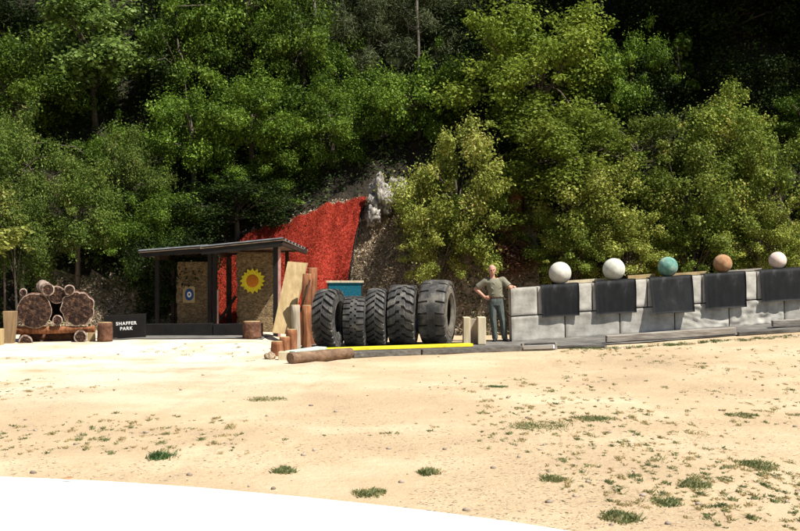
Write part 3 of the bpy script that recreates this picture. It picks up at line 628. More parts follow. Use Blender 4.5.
# ------------------------------------------------------------------ tyres
def tyre(px, ybot, Y, D, W, th, style, label, n=20, rot=0, dust=False):
    Rr = D / 2; gx = (px - CX) * Y / F; base = Vector((gx, Y, gz(gx, Y) + .025)); c = base + Vector((0, 0, Rr))
    ax = Vector((math.cos(th), -math.sin(th), 0)); fw = Vector((math.sin(th), math.cos(th), 0)); up = Vector((0, 0, 1))
    def q(x, r, a): return c + ax * x + (fw * math.cos(a) + up * math.sin(a)) * r
    t = thing('tyre', base, label, 'tyre', 'big tyres standing in a row')
    seg = 72
    def ring(prof):
        m = MB(); vs = [q(x, r, 2 * math.pi * k / seg) for (x, r) in prof for k in range(seg)]; L = len(prof)
        return m.add(vs, [(i * seg + k, (i + 1) * seg + k, (i + 1) * seg + (k + 1) % seg, i * seg + (k + 1) % seg) for i in range(L - 1) for k in range(seg)], True)
    w = W / 2; rb = Rr * .92 if style != 'side' else Rr * .925
    carc = [(-w * .96, Rr * .86), (-w * .93, rb * .985), (-w * .7, rb), (-w * .3, rb * 1.004), (w * .3, rb * 1.004), (w * .7, rb), (w * .93, rb * .985), (w * .96, Rr * .86)]
    tr = ring(carc)
    if style == 'side':
        cc = ring([(-w * .30, rb), (-w * .29, Rr * .999), (0, Rr), (w * .29, Rr * .999), (w * .30, rb)]); tr.add(cc.v, cc.f, False)
    def lug(xs_, phs, half, top):
        vs = []
        for x, ph, tp in zip(xs_, phs, top):
            for rr, hf in ((rb * .97, half * 1.15), (tp, half)):
                vs.append(q(x, rr, ph - hf)); vs.append(q(x, rr, ph + hf))
        L = len(xs_); fs = []
        for i in range(L - 1):
            a, b = i * 4, i * 4 + 4
            fs += [(a + 2, a + 3, b + 3, b + 2), (a, a + 2, b + 2, b), (a + 3, a + 1, b + 1, b + 3)]
        fs += [(0, 1, 3, 2), ((L - 1) * 4, (L - 1) * 4 + 2, (L - 1) * 4 + 3, (L - 1) * 4 + 1)]
        tr.add(vs, fs)
    dp = 2 * math.pi / n
    for k in range(n):
        for sgn in (-1, 1):
            a0 = k * dp + rot + (dp / 2 if sgn > 0 and style != 'side' else 0)
            if style == 'chevron': xs_ = [sgn * w * q_ for q_ in (-.03, .25, .5, .75, .98, 1.04)]; sk = [0, .28, .55, .78, 1.0, 1.02]; hf = dp * .31; amt = dp * 1.0
            elif style == 'zig': xs_ = [sgn * w * q_ for q_ in (-.06, .3, .45, .75, .98, 1.03)]; sk = [0, .1, .55, .7, 1.0, 1.0]; hf = dp * .34; amt = dp * .8
            elif style == 'block': xs_ = [sgn * w * q_ for q_ in (-.1, .3, .32, .7, .98, 1.03)]; sk = [0, 0, .35, .35, .35, .35]; hf = dp * .35; amt = dp
            else: xs_ = [sgn * w * q_ for q_ in (.26, .4, .6, .85, 1.0, 1.04)]; sk = [0, 0, .03, .06, .08, .08]; hf = dp * .42; amt = dp
            tops = [Rr, Rr, Rr * .998, Rr * .99, Rr * .968, Rr * .86]
            if style == 'side': tops[0] = Rr * .999
            lug(xs_, [a0 + s_ * amt for s_ in sk], hf, tops)
    mk('tread', tr, TYRE, t)
    for sgn in (-1, 1):
        sw = ring([(sgn * w * x, r * Rr) for x, r in ((.965, .88), (1.0, .80), (1.05, .70), (1.04, .62), (.97, .55), (.86, .50), (.80, .48), (.74, .49), (.80, .56), (.90, .66), (.92, .80), (.88, .88), (.3, .9))])
        if sgn < 0: sw.f = [f[::-1] for f in sw.f]
        sw.add([], [])
        for j in (0.745, .6):   # raised bead rings
            rg = ring([(sgn * w * 1.035, (j - .012) * Rr), (sgn * w * 1.065, j * Rr), (sgn * w * 1.035, (j + .012) * Rr)]); sw.add(rg.v, rg.f, True)
        mk('sidewall', sw, TYRED if dust else TYRE, t)
tyre(329.5, 350, 22.75, 1.20, .43, R(14), 'chevron', 'chevron-tread black tyre, leftmost in the row beside the brown posts', n=22, rot=.1)
tyre(356, 347, 23.2, 1.06, .43, R(5), 'block', 'smallest tyre of the row with blocky worn tread', n=24)
tyre(377.5, 346, 23.5, 1.22, .38, R(5), 'chevron', 'narrow chevron-tread tyre in the middle of the row', n=26, rot=.2)
tyre(403.5, 345, 23.75, 1.29, .55, R(7), 'zig', 'wide tyre with zigzag tread, left of the largest tyre', n=20)
tyre(437.5, 344, 23.9, 1.40, .56, R(14), 'side', 'largest tyre with dusty tan sidewall, rightmost in the row', n=17, dust=True)

# ------------------------------------------------------------------ shelter
sh = thing('target_shelter', Vector((-4.4, 26.3, gz(-4.4, 26.3))), 'open shelter with black posts and corrugated roof over straw walls', 'shelter')
def post(px, yt, yb_, Y, wpx, mat, dep=.1, name='post'):
    a = P(px, yb_, Y); b = P(px, yt, Y); a.z = gz(a.x, Y) - .05; return mk(name, MB().beam(a, b, wpx * Y / F, dep, up=Vector((0, 1, 0))), mat, sh, bevel=.004)
post(157.5, 257, 330, 26.3, 4, BLACKP)
post(210, 250, 330, 25.9, 4, BLACKP); post(215, 251, 330, 25.88, 4.5, BLACKP)
post(217.9, 290, 326, 25.86, 1.3, PINKP, .08)
post(275.5, 246, 332, 25.35, 4.5, BLACKP); post(279.3, 249, 300, 25.38, 2.6, PINKP, .09)
post(173, 258, 325, 27.2, 3.5, DARKW, .08); post(229, 258, 325, 27.1, 5, DARKW, .08); post(287, 250, 325, 27.3, 3.5, DARKW, .08)
def roof(c):  # corners: front-left, front-right, back-right, back-left ; corrugations run left-right
    fl, fr, br, bl = c; m = MB(); u_ = MB()
    def fn(u, v):
        p = fl.lerp(fr, u).lerp(bl.lerp(br, u), v); return p + Vector((0, 0, .034 * math.sin(v * 2 * math.pi * 8)))
    m.grid(fn, 6, 150); m.grid(lambda u, v: fn(u, v) - Vector((0, 0, .006)), 6, 150, flip=True)
    mk('corrugated_roof', m, ROOFM, sh)
    dz = Vector((0, 0, -.045)); u_.hexa([q + dz for q in (fl, fr, br, bl)][::1] + [q + Vector((0, 0, -.028)) for q in (fl, fr, br, bl)])
    mk('roof_board', u_, UNDER, sh)
f1, f2 = P(138, 251, 25.7), P(208, 245.5, 25.3)
roof([f1, f2, P(222, 252, 27.7), P(166, 257, 28.1)])
g1, g2 = P(200, 246.8, 25.15), P(283, 238.2, 24.9)
roof([g1, g2, P(308, 249.5, 27.4), P(228, 254, 27.8)])
mk('fascia', MB().beam(f1 + Vector((.05, .05, -.09)), f2 + Vector((0, .05, -.10)), .05, .10), BLACKP, sh)
mk('fascia', MB().beam(g1 + Vector((.03, .05, -.11)), g2 + Vector((-.03, .05, -.115)), .05, .14), BLACKP, sh)
mk('rafter', MB().beam(g2 + Vector((-.04, .08, -.1)), P(306, 252, 27.3), .06, .11), DARKW, sh)
mk('rafter', MB().beam(P(213, 251, 25.4), P(229, 256, 27.2), .06, .1), DARKW, sh)
mk('rafter', MB().beam(P(158, 257, 25.8), P(174, 259, 27.4), .06, .1), DARKW, sh)
for q in ((146, 255.5, 27.2, 232, 254.5), (218, 254, 27.1, 303, 249)): mk('crossbeam', MB().beam(P(q[0], q[1], q[2]), P(q[3], q[4], q[2]), .06, .09), DARKW, sh)
mk('brace', MB().beam(P(217, 324, 26.7), P(236, 296, 26.85), .07, .06, up=Vector((0, 1, 0))), DARKW, sh)
def hay(x0, x1, y0, Y, dep, label, sd):
    a = P(x0, y0, Y); b = P(x1, y0, Y); zb = gz(a.x, Y) - .02; m = MB(); H = a.z - zb; n = 5
    for k in range(n):    # courses of bales
        z0 = zb + H * k / n; z1 = zb + H * (k + 1) / n + .004
        cx = (a.x + b.x) / 2 + random.uniform(-.015, .015); wd = (b.x - a.x) / 2 + random.uniform(-.015, .015)
        def fn(u, v):
            th = -math.pi * .5 + u * math.pi * 2
            # superellipse plan
            cc, ss = math.cos(th), math.sin(th); px_ = wd * abs(cc) ** .25 * (1 if cc > 0 else -1); py_ = dep / 2 * abs(ss) ** .25 * (1 if ss > 0 else -1)
            e = 1 - .06 * abs(v * 2 - 1) ** 6; z = z0 + (z1 - z0) * v
            nn = .02 * mnoise.noise(Vector((px_ * 9, py_ * 9 + sd, z * 9)))
            return Vector((cx + px_ * (e + nn), Y + dep / 2 + py_ * (e + nn * 2), z))
        m.grid(fn, 80, 7, flip=True)
        m.add([(cx - wd * .9, Y + .03, z1 - .01), (cx + wd * .9, Y + .03, z1 - .01), (cx + wd * .9, Y + dep - .03, z1 - .01), (cx - wd * .9, Y + dep - .03, z1 - .01)], [(0, 1, 2, 3)])
    # loose straws
    return tag(mk('straw_stack', m, HAY, loc=((a.x + b.x) / 2, Y + dep / 2, zb)), label, 'straw bales', 'straw stacks in the shelter')
hay(176, 209, 262, 26.75, .42, 'straw stack in the left bay of the shelter, behind the blue target', 1)
hay(236, 275, 252.5, 26.45, .42, 'straw stack in the right bay of the shelter, behind the sunflower', 5)
# paper target
c = P(189, 294.5, 26.70); t = thing('archery_target', c - Vector((0, 0, .2)), 'square tan board with a blue and white round target face', 'target')
mk('board', MB().box(c, (.29, .03, .40)), TANW, t, bevel=.003)
def disc(c, rx, rz, d, mat, nm, par):
    m = MB(); k = 32; vs = [c + Vector((rx * math.cos(2 * math.pi * i / k), -d, rz * math.sin(2 * math.pi * i / k))) for i in range(k)] + [c + Vector((rx * math.cos(2 * math.pi * i / k), -d + .01, rz * math.sin(2 * math.pi * i / k))) for i in range(k)]
    m.add(vs, [tuple(range(k))] + [(i, (i + 1) % k, k + (i + 1) % k, k + i) for i in range(k)]); return mk(nm, m, mat, par)
disc(c + Vector((.01, 0, 0)), .105, .145, .022, BLUE, 'blue_ring', t); disc(c + Vector((.01, 0, 0)), .05, .07, .027, WHT, 'white_ring', t); disc(c + Vector((.01, 0, 0)), .02, .028, .032, DARKW, 'centre_spot', t)
# sunflower
c = P(252.5, 281, 26.40); t = thing('sunflower_cutout', c - Vector((0, 0, .3)), 'yellow sunflower cut-out with orange centre on the right straw stack', 'decoration')
m = MB()
for lay, (n_, r1, off, dd) in enumerate(((16, .305, 0, 0), (16, .25, math.pi / 16, -.012))):
    for k in range(n_):
        a = 2 * math.pi * k / n_ + off; dr = Vector((math.cos(a), 0, math.sin(a))); tn = Vector((-math.sin(a), 0, math.cos(a))); r_ = r1 * random.uniform(.93, 1.04)
        pts = [(.08, -.018), (.6 * r_, -.048), (.82 * r_, -.036), (r_, 0), (.82 * r_, .036), (.6 * r_, .048), (.08, .018)]
        y = dd + (k % 2) * .003
        vs = [c + dr * p_ + tn * q_ + Vector((0, y, 0)) for p_, q_ in pts] + [c + dr * p_ + tn * q_ + Vector((0, y + .008, 0)) for p_, q_ in pts]
        m.add(vs, [tuple(range(7)), tuple(range(13, 6, -1))] + [(i, (i + 1) % 7, 7 + (i + 1) % 7, 7 + i) for i in range(7)])
mk('petals', m, PAPERY, t)
m = MB().ball(c + Vector((0, -.01, 0)), (.15, .035, .155), 24, 12); mk('flower_centre', m, ORNG, t)
# black kerb boxes
for (x0, x1, lab) in ((145, 212, 'long low black board box in front of the left shelter bay'), (213, 262, 'low black board box in front of the right shelter bay, behind the stump')):
    a = G(x0, 338.2); b = G(x1, 338); a.y = b.y = 25.0; h_ = .31; a.z = gz(a.x, 25); b.z = gz(b.x, 25)
    a = P(x0, 338, 25); b = P(x1, 337.2, 25)
    tag(mk('low_barrier', MB().beam(a + Vector((0, .1, h_ / 2)), b + Vector((0, .1, h_ / 2)), .2, h_), BLACKP, loc=(a + b) / 2, bevel=.008), lab, 'barrier', 'black barriers in front of the shelter')
# grey slab strip before them
a = P(100, 341.5, 24.2); b = P(265, 338.6, 24.3)
def slab(u, v):
    x = a.x + (b.x - a.x) * u; y = 23.9 + 1.15 * v; return Vector((x, y, gz(x, y) + .02))
tag(mk('pavement', MB().grid(slab, 30, 8), PAD), kind='structure')

# ------------------------------------------------------------------ sign
def text_mesh(body, size, c, mat, parent, name='lettering'):
    cu = bpy.data.curves.new('t', 'FONT'); cu.body = body; cu.size = size; cu.align_x = 'CENTER'; cu.align_y = 'CENTER'; cu.extrude = .003; cu.offset = .0025; cu.space_character = 1.2
    ob = bpy.data.objects.new('t', cu); COL.objects.link(ob); dg = bpy.context.evaluated_depsgraph_get(); me = bpy.data.meshes.new_from_object(ob.evaluated_get(dg)); bpy.data.objects.remove(ob)
    mt = Matrix.Translation(c - org(parent)) @ Matrix.Rotation(R(-3), 4, 'Y') @ Matrix.Rotation(R(90), 4, 'X'); me.transform(mt); me.materials.clear(); me.materials.append(mat)
    o = bpy.data.objects.new(name, me); COL.objects.link(o); o.parent = parent; return o
a = P(104, 338.5, 24.3); b = P(145, 337, 24.3); c = (a + b) / 2 + Vector((0, 0, .25))
t = thing('park_sign', (a + b) / 2, 'low black sign board lettered in white beside the round logs', 'sign')
mk('board', MB().hexa([a + Vector((0, 0, 0)), b, b + Vector((0, .12, 0)), a + Vector((0, .12, 0)), a + Vector((0, 0, .49)), b + Vector((0, 0, .51)), b + Vector((0, .12, .51)), a + Vector((0, .12, .49))]), BLACKP, t, bevel=.005)
text_mesh('SHAFFER', .10, P(126.3, 323.5, 24.3) + Vector((0, -.006, 0)), WHT, t); text_mesh('PARK', .10, P(126.3, 328.6, 24.3) + Vector((0, -.006, 0)), WHT, t)

# ------------------------------------------------------------------ logs
def log(px, py, Y, r, ln, label, lobes=0, seed=0, dx=0, dz=0, rimw=.1, cat='log', group='logs of the pile', mat=BARK, dy=None):
    c = P(px, py, Y); d = Vector((dx + c.x / c.y, 1, dz)).normalized(); t = thing('log', c + d * ln / 2 - Vector((0, 0, r)), label, cat, group)
    a_ = Vector((1, 0, 0)); b_ = Vector((0, 0, 1)); seg = 48
    def rad(a, s): 
        k = 1 + .05 * mnoise.noise(Vector((math.cos(a) * 1.5, math.sin(a) * 1.5, seed))) + .03 * mnoise.noise(Vector((math.cos(a) * 6, math.sin(a) * 6, seed + s * 2)))
        if lobes: k += .10 * abs(math.sin(a * lobes / 2 + seed)) - .07 + .06 * mnoise.noise(Vector((math.cos(a) * 3, math.sin(a) * 3, seed + 5)))
        return r * k
    m = MB(); L = 7; vs = []
    for i in range(L):
        for k in range(seg):
            a = 2 * math.pi * k / seg; vs.append(c + d * ln * i / (L - 1) + (a_ * math.cos(a) + b_ * math.sin(a)) * rad(a, i * .3))
    m.add(vs, [(i * seg + k, (i + 1) * seg + k, (i + 1) * seg + (k + 1) % seg, i * seg + (k + 1) % seg) for i in range(L - 1) for k in range(seg)], True)
    m.f.append(tuple((L - 1) * seg + k for k in range(seg))); m.sm.append(False); mk('bark', m, mat, t)
    m = MB(); vs = []
    for f_ in (1, 1 - rimw):
        for k in range(seg):
            a = 2 * math.pi * k / seg; vs.append(c - d * (.004 if f_ == 1 else .012) + (a_ * math.cos(a) + b_ * math.sin(a)) * rad(a, 0) * f_)
    m.add(vs, [(k, (k + 1) % seg, seg + (k + 1) % seg, seg + k) for k in range(seg)]); mk('pale_rim', m, RIM, t)
    m = MB(); rs = [1 - rimw, .8, .6, .4, .2]; vs = []
    for j, f_ in enumerate(rs):
        for k in range(seg):
            a = 2 * math.pi * k / seg; vs.append(c - d * (.012 + .018 * mnoise.noise(Vector((f_ * math.cos(a) * 5, f_ * math.sin(a) * 5, seed))) * (j > 0)) + (a_ * math.cos(a) + b_ * math.sin(a)) * rad(a, 0) * f_)
    m.add(vs, [(j * seg + k, j * seg + (k + 1) % seg, (j + 1) * seg + (k + 1) % seg, (j + 1) * seg + k) for j in range(len(rs) - 1) for k in range(seg)])
    m.f.append(tuple(4 * seg + k for k in range(seg))); m.sm.append(False); mk('cut_face', m, CUT, t)
YL = 23.6; q = YL / F
log(34.5, 311, YL, 17.6 * q, 1.1, 'largest perfectly round log end with dark cut face, left in the pile', seed=1, rimw=.035)
log(77.5, 308.5, YL + .05, 17.2 * q, 1.1, 'large lobed log with scalloped pale rim, right in the pile', lobes=9, seed=3, rimw=.055)
log(57.5, 320.3, YL - .02, 5.2 * q, 1.0, 'small log wedged between the two largest log ends', seed=5, rimw=.18)
log(48, 289.5, YL - .05, 6.4 * q, .3, 'short pale-barked log with bright rim on top of the pile, tilted back left', seed=7, dx=-.5, dz=.3, rimw=.2, mat=RIM)
log(57, 295, YL + .12, 9.0 * q, .6, 'medium dark log behind the bright-rimmed one on the pile', seed=9, rimw=.1)
log(69.5, 290, YL + .02, 5.4 * q, .5, 'small dark log on top of the lobed log', seed=11, rimw=.18)
log(23.3, 292.5, YL + .1, 4.0 * q, .4, 'tiny log resting on the upper left of the largest round log', seed=13, rimw=.2, mat=RIM)
log(25.5, 342.5, YL - .15, 7.3 * q, .9, 'left pale-rimmed log end on the ground under the pile', seed=15, rimw=.2)
log(80.5, 336.8, YL - .15, 6.6 * q, .9, 'right pale-rimmed log end on the ground under the pile', seed=17, rimw=.22)
def hlog(x0, y0, x1, y1, Y, r, label, mat=BARK, name='log', cat='log', group='logs of the pile'):
    a = P(x0, y0, Y); b = P(x1, y1, Y); tag(mk(name, MB().tube([a.lerp(b, i / 10) for i in range(11)], [r * (1 - .02 * i) for i in range(11)], 18, rough=.3), mat, loc=(a + b) / 2 - Vector((0, 0, r))), label, cat, group)
log(57, 310, YL + .75, 13 * q, .5, 'log end added to darken the gap between the two largest logs', seed=19, rimw=.03)  # extra log, added so the gap in the pile looks dark
hlog(16, 330.5, 95, 329, YL + .12, .085, 'long thin reddish log lying crosswise under the round logs', REDW)
hlog(32, 338, 76, 337, YL + .5, .16, 'thick dark log lying crosswise in the shade under the pile', BARK)
def stump(px, ybt, wpx, ytop, Y, label, mat=None, lean=0, name='stump', cat='stump', group=None, topmat=None):
    mat = mat or (REDW if name == 'post' else BARK); a = P(px, ybt, Y); b = P(px + lean, ytop, Y); r = wpx * Y / F / 2; t = thing(name, a, label, cat, group)
    mk('bark', MB().tube([a.lerp(b, i / 6) for i in range(7)], [r * 1.02, r, r * .98, r, r * .99, r * .98, r * .97], 20, rough=.16), mat, t)
    d = (b - a).normalized(); mk('cut_top', MB().tube([b - d * .01, b + d * .006], [r * .88, r * .86], 20), topmat or TANW, t); return t
stump(105, 341.5, 15, 322.5, 23.5, 'red-brown bark stump standing beside the black sign', group='short stumps')
stump(252, 338.8, 18.5, 321.5, 24.1, 'short stump in front of the right end of the black barrier', group='short stumps')
a = P(91.5, 342, 23.7); tag(mk('wood_offcut', MB().box(a + Vector((0, 0, .1)), (.15, .1, .21)), TANW, loc=a), 'small tan offcut between the log pile and the bark stump', 'offcut')
a = P(8.5, 346.5, 23.4); tag(mk('wood_slab', MB().hexa([a + Vector(v) for v in ((-.08, 0, 0), (.07, 0, 0), (.07, .2, 0), (-.08, .2, 0), (-.15, .05, .74), (.13, .05, .74), (.13, .25, .74), (-.15, .25, .74))]), BRW, loc=a, bevel=.015), 'upright tan wooden slab left of the log pile', 'slab')
a = P(-2, 348.5, 23.0); tag(mk('wood_post', MB().box(a + Vector((0, 0, .2)), (.2, .2, .42)), TANW, loc=a, bevel=.015), 'pale wooden block cut off by the left edge of the picture', 'block')

# ------------------------------------------------------------------ leaning plank, posts, stepped stumps
pl = MB(); c4 = [P(272, 333, 24.0), P(289, 334.5, 24.0), P(306.5, 263, 24.7), P(287.5, 261.5, 24.7)]
n_ = Vector((.03, .09, .0)); N2 = [v + n_ for v in c4]
pl.hexa([c4[0], c4[1], N2[1], N2[0], c4[3], c4[2], N2[2], N2[3]])
o = tag(mk('leaning_plank', pl, TANW, loc=(c4[0] + c4[1]) / 2, bevel=.008), 'wide tan plank leaning steeply against the brown posts', 'plank')
GP = 'upright posts left of the tyres'
stump(311.5, 352, 9.5, 268, 24.0, 'tallest red-brown round post, right behind the leaning plank', lean=1, name='post', cat='post', group=GP)
stump(303.5, 352, 9.5, 274, 23.9, 'tall red-brown post between the plank and the tallest post', lean=4, name='post', cat='post', group=GP)
stump(296.5, 355, 9, 305, 21.9, 'grey weathered post standing in front of the plank', mat=GREYV, name='post', cat='post', group=GP, lean=-1)
stump(307, 355, 9.5, 305.5, 22.0, 'red-brown post beside the grey weathered one', name='post', cat='post', group=GP, lean=-.5)
stump(291.5, 356, 11, 329.5, 21.7, 'tallest of the three stepped red-brown stub posts', name='post', cat='post', group=GP, lean=0)
stump(284.5, 359, 11, 337, 21.4, 'middle one of the three stepped red-brown stub posts', name='post', cat='post', group=GP)
stump(277, 361, 12, 341.5, 21.1, 'lowest of the three stepped red-brown stub posts', name='post', cat='post', group=GP)
a = P(283.5, 364, 20.2); tag(mk('wood_block', MB().box(a + Vector((0, .08, .11)), (.19, .18, .22)), PALEW, loc=a, bevel=.01), 'pale square wood block at the left end of the round log', 'block')
rock(270, 357, 20.4, .11, .1, .09, 'tan rounded stone beside the pale wood block', seed=22, amp=.25, mat=BANK, grp='loose stones')
# brace stick between posts
tag(mk('stick', MB().tube([P(300, 312, 23.6), P(310, 280, 23.75)], [.02, .016], 8), DARKW, loc=P(300, 312, 23.6)), 'thin dark stick leaning across the brown posts', 'stick')

# teal framed panel behind the tyres
a = P(328, 283, 26.4); b = P(362, 283, 26.4); gy = gz(a.x, 26.4); t = thing('teal_panel', Vector(((a.x + b.x) / 2, 26.4, gy)), 'teal netted panel with a pale top rail behind the tyres', 'panel')
mk('netting', MB().hexa([Vector((a.x, 26.4, gy + .1)), Vector((b.x, 26.4, gy + .1)), Vector((b.x, 26.9, gy + .1)), Vector((a.x, 26.9, gy + .1)), a, b, b + Vector((0, .5, 0)), a + Vector((0, .5, 0))]), TEALP, t)
mk('top_rail', MB().beam(a + Vector((-.04, .02, .03)), b + Vector((.04, .02, .03)), .1, .05), PALEW, t, bevel=.005)
for q_ in (a, b): mk('leg', MB().beam(Vector((q_.x, 26.42, gy - .03)), q_ + Vector((0, .02, -.01)), .03, .05, up=Vector((0, 1, 0))), DARKW, t)

# pale timber channel block beside the man
a = P(463.5, 344.5, 23.9); t = thing('timber_channel', a + Vector((.28, .15, 0)), 'pale channel-shaped timber block between the last tyre and the man', 'timber block')
Hc = .58
mk('side_board', MB().box(a + Vector((.075, .2, Hc / 2)), (.15, .4, Hc)), PALEW, t, bevel=.01)
mk('back_board', MB().box(a + Vector((.23, .3, Hc / 2 - .02)), (.16, .14, Hc - .04)), GREYV, t, bevel=.008)
mk('side_board', MB().box(a + Vector((.395, .17, Hc / 2 + .005)), (.17, .44, Hc)), PALEW, t, bevel=.01)

# ------------------------------------------------------------------ the man
def remeshed(name, mb, mat, parent, vox, it=4, fac=.5, base=None):
    o = mk('tmp', mb, mat); m = o.modifiers.new('r', 'REMESH'); m.mode = 'VOXEL'; m.voxel_size = vox
    s = o.modifiers.new('s', 'SMOOTH'); s.iterations = it; s.factor = fac
    dg = bpy.context.evaluated_depsgraph_get(); me = bpy.data.meshes.new_from_object(o.evaluated_get(dg)); bpy.data.objects.remove(o)
    me.transform(Matrix.Translation(-org(parent))); me.name = name; me.materials.clear(); me.materials.append(mat)
    me.polygons.foreach_set('use_smooth', [True] * len(me.polygons))
    o = bpy.data.objects.new(name, me); COL.objects.link(o); o.parent = parent; return o
YP = 24.88; k = F / YP; B0 = P(498, 343.6, YP); B0.z = gz(B0.x, YP) + .024
def L(x, z, y=0): return B0 + Vector((x, y, z))
man = thing('person', B0, 'bald man in olive t-shirt, grey-green trousers, one hand on hip, the other on the wall', 'person')
def limb(m, pts, rad, seg=14, sq=None):
    # smooth the chain with ball joints
    m.tube(pts, rad, seg, squash=sq)
    for p_, r_ in zip(pts, rad): m.ball(p_, r_, 12, 8)
def ell(m, rings, seg=24, yaw=0):
    vs = []
    for (c_, rx, ry) in rings:
        for i in range(seg):
            a = 2 * math.pi * i / seg; vs.append(Vector(c_) + Vector((rx * math.cos(a) * math.cos(yaw) - ry * math.sin(a) * math.sin(yaw), rx * math.cos(a) * math.sin(yaw) + ry * math.sin(a) * math.cos(yaw), 0)))
    n = len(rings); m.add(vs, [(i * seg + j, i * seg + (j + 1) % seg, (i + 1) * seg + (j + 1) % seg, (i + 1) * seg + j) for i in range(n - 1) for j in range(seg)] + [tuple(reversed(range(seg))), tuple((n - 1) * seg + j for j in range(seg))], True)
ShL, ShR = L(-.27, 1.345, .02), L(.105, 1.375, .0); ElL, ElR = L(-.50, 1.175, .09), L(.262, 1.205, -.12); WrL, WrR = L(-.305, .995, -.07), L(.305, 1.235, .04)
hd = L(-.132, 1.595, -.03)
b = MB()
# head
Mh = Matrix.Rotation(R(-4), 3, 'Y') @ Matrix.Rotation(R(8), 3, 'X')
H = lambda x, y, z: hd + Mh @ Vector((x, y, z))
b.ball(H(0, .012, .028), (.078, .096, .092), 20, 14, Mh); b.ball(H(0, -.022, -.045), (.060, .066, .072), 18, 12, Mh); b.ball(H(0, -.05, -.095), (.03, .028, .022), 12, 8, Mh)
b.ball(H(0, -.092, -.018), (.014, .02, .022), 10, 8, Mh); b.ball(H(0, -.088, .008), (.009, .012, .022), 8, 6, Mh); b.ball(H(0, -.075, .03), (.05, .02, .012), 12, 8, Mh)
b.ball(H(0, -.078, -.06), (.026, .015, .014), 10, 8, Mh)
for s in (-1, 1):
    b.ball(H(s * .080, .012, -.01), (.011, .022, .033), 10, 8, Mh); b.ball(H(s * .038, -.062, -.025), (.024, .022, .02), 10, 8, Mh)
limb(b, [L(-.125, 1.36, .01), L(-.128, 1.45, .0), L(-.13, 1.52, .0)], [.068, .058, .056])
# arms
limb(b, [ShL, ShL.lerp(ElL, .5), ElL], [.055, .05, .042]); limb(b, [ElL, ElL.lerp(WrL, .35), WrL], [.041, .043, .028])
limb(b, [ShR, ShR.lerp(ElR, .5), ElR], [.055, .05, .042]); limb(b, [ElR, ElR.lerp(WrR, .35), WrR], [.041, .043, .028])
# torso core under clothes keeps the body one surface
ell(b, [(L(-.05, .86, .01), .13, .09), (L(-.06, 1.0, .01), .14, .095), (L(-.075, 1.2, .01), .15, .10), (L(-.085, 1.34, .01), .16, .085), (L(-.1, 1.40, .01), .09, .06)])
limb(b, [ShL, L(-.1, 1.36, .01), ShR], [.05, .06, .05])
for hp, kn, an in ((L(-.115, .9), L(-.105, .48, -.02), L(-.06, .07, .02)), (L(.02, .9), L(.095, .48, -.02), L(.15, .075, .02))):
    limb(b, [hp, kn, an], [.075, .05, .038])
def hand(wr, d, pn, size=1.0, curl=.5, thumb=1):
    """wr wrist, d direction of fingers, pn palm normal (towards palm side)"""
    d = d.normalized(); sd_ = d.cross(pn).normalized(); pn = sd_.cross(d).normalized()
    for i in range(4):
        o_ = (i - 1.5) * .019; limb(b, [wr + sd_ * o_ * .6, wr + d * .085 + sd_ * o_], [.017, .0135], 8)
        Lf = (.062, .074, .070, .055)[i]; p0 = wr + d * .088 + sd_ * o_; a = curl * (.8 + .1 * i)
        d1 = (d * math.cos(a) + pn * math.sin(a)); p1 = p0 + d1 * Lf * .5; d2 = (d * math.cos(a * 2.1) + pn * math.sin(a * 2.1)); p2 = p1 + d2 * Lf * .5
        limb(b, [p0, p1, p2], [.0105, .0095, .008], 8)
    t0 = wr + d * .025 - sd_ * .025 * thumb; t1 = wr + d * .055 - sd_ * .052 * thumb + pn * .012; t2 = t1 + (d * .8 + pn * .5).normalized() * .032
    limb(b, [t0, t1, t2], [.015, .012, .009], 8)
hand(WrL, Vector((.85, .05, -.4)), Vector((.25, .9, .3)), curl=.45, thumb=-1)
hand(WrR, Vector((.55, -.55, -.05)), Vector((0.05, -.1, -1)), curl=.75, thumb=1)
remeshed('body', b, SKIN, man, .0065, 3)
# eyes, brows, mouth, hair
m = MB(); [m.ball(H(s * .03, -.078, .006), (.013, .008, .006), 10, 8, Mh) for s in (-1, 1)]; mk('eyes', m, EYEM, man)
mk('mouth', MB().ball(H(0, -.094, -.062), (.022, .005, .005), 12, 8, Mh), LIPM, man)
m = MB()
for i in range(220):
    a = random.uniform(-.35, math.pi + .35); zz_ = random.uniform(-.055, .055); v = Vector((math.cos(a) * .078, .012 + max(-.01, math.sin(a)) * .096, .0 + zz_)); m.ball(H(*v), (.009, .009, .012), 6, 4)
remeshed('hair', m, HAIRM, man, .006, 2)
# shirt
s_ = MB()
ell(s_, [(L(-.035, .985, 0), .175, .125), (L(-.04, 1.03, 0), .178, .13), (L(-.05, 1.12, 0), .172, .13), (L(-.065, 1.22, 0), .185, .13), (L(-.08, 1.32, 0), .195, .115), (L(-.085, 1.375, .0), .165, .09), (L(-.11, 1.415, .005), .085, .07)], yaw=R(-4))
for (sh_, el_, f_) in ((ShL, ElL, .78), (ShR, ElR, .85)):
    e_ = sh_.lerp(el_, f_); limb(s_, [sh_ + Vector((.04 if sh_.x < B0.x else -.04, 0, -.02)), sh_], [.085, .078]); s_.tube([sh_, sh_.lerp(e_, .5), e_], [.078, .074, .076], 14)
for i in range(9):   # soft folds
    z_ = 1.0 + i * .035; s_.ball(L(-.04 + .1 * math.sin(i * 2.3), z_, -.118), (.06, .012, .006), 10, 6, Matrix.Rotation(.9 * math.sin(i * 1.7), 3, 'Y'))
remeshed('tshirt', s_, SHIRT, man, .009, 4)
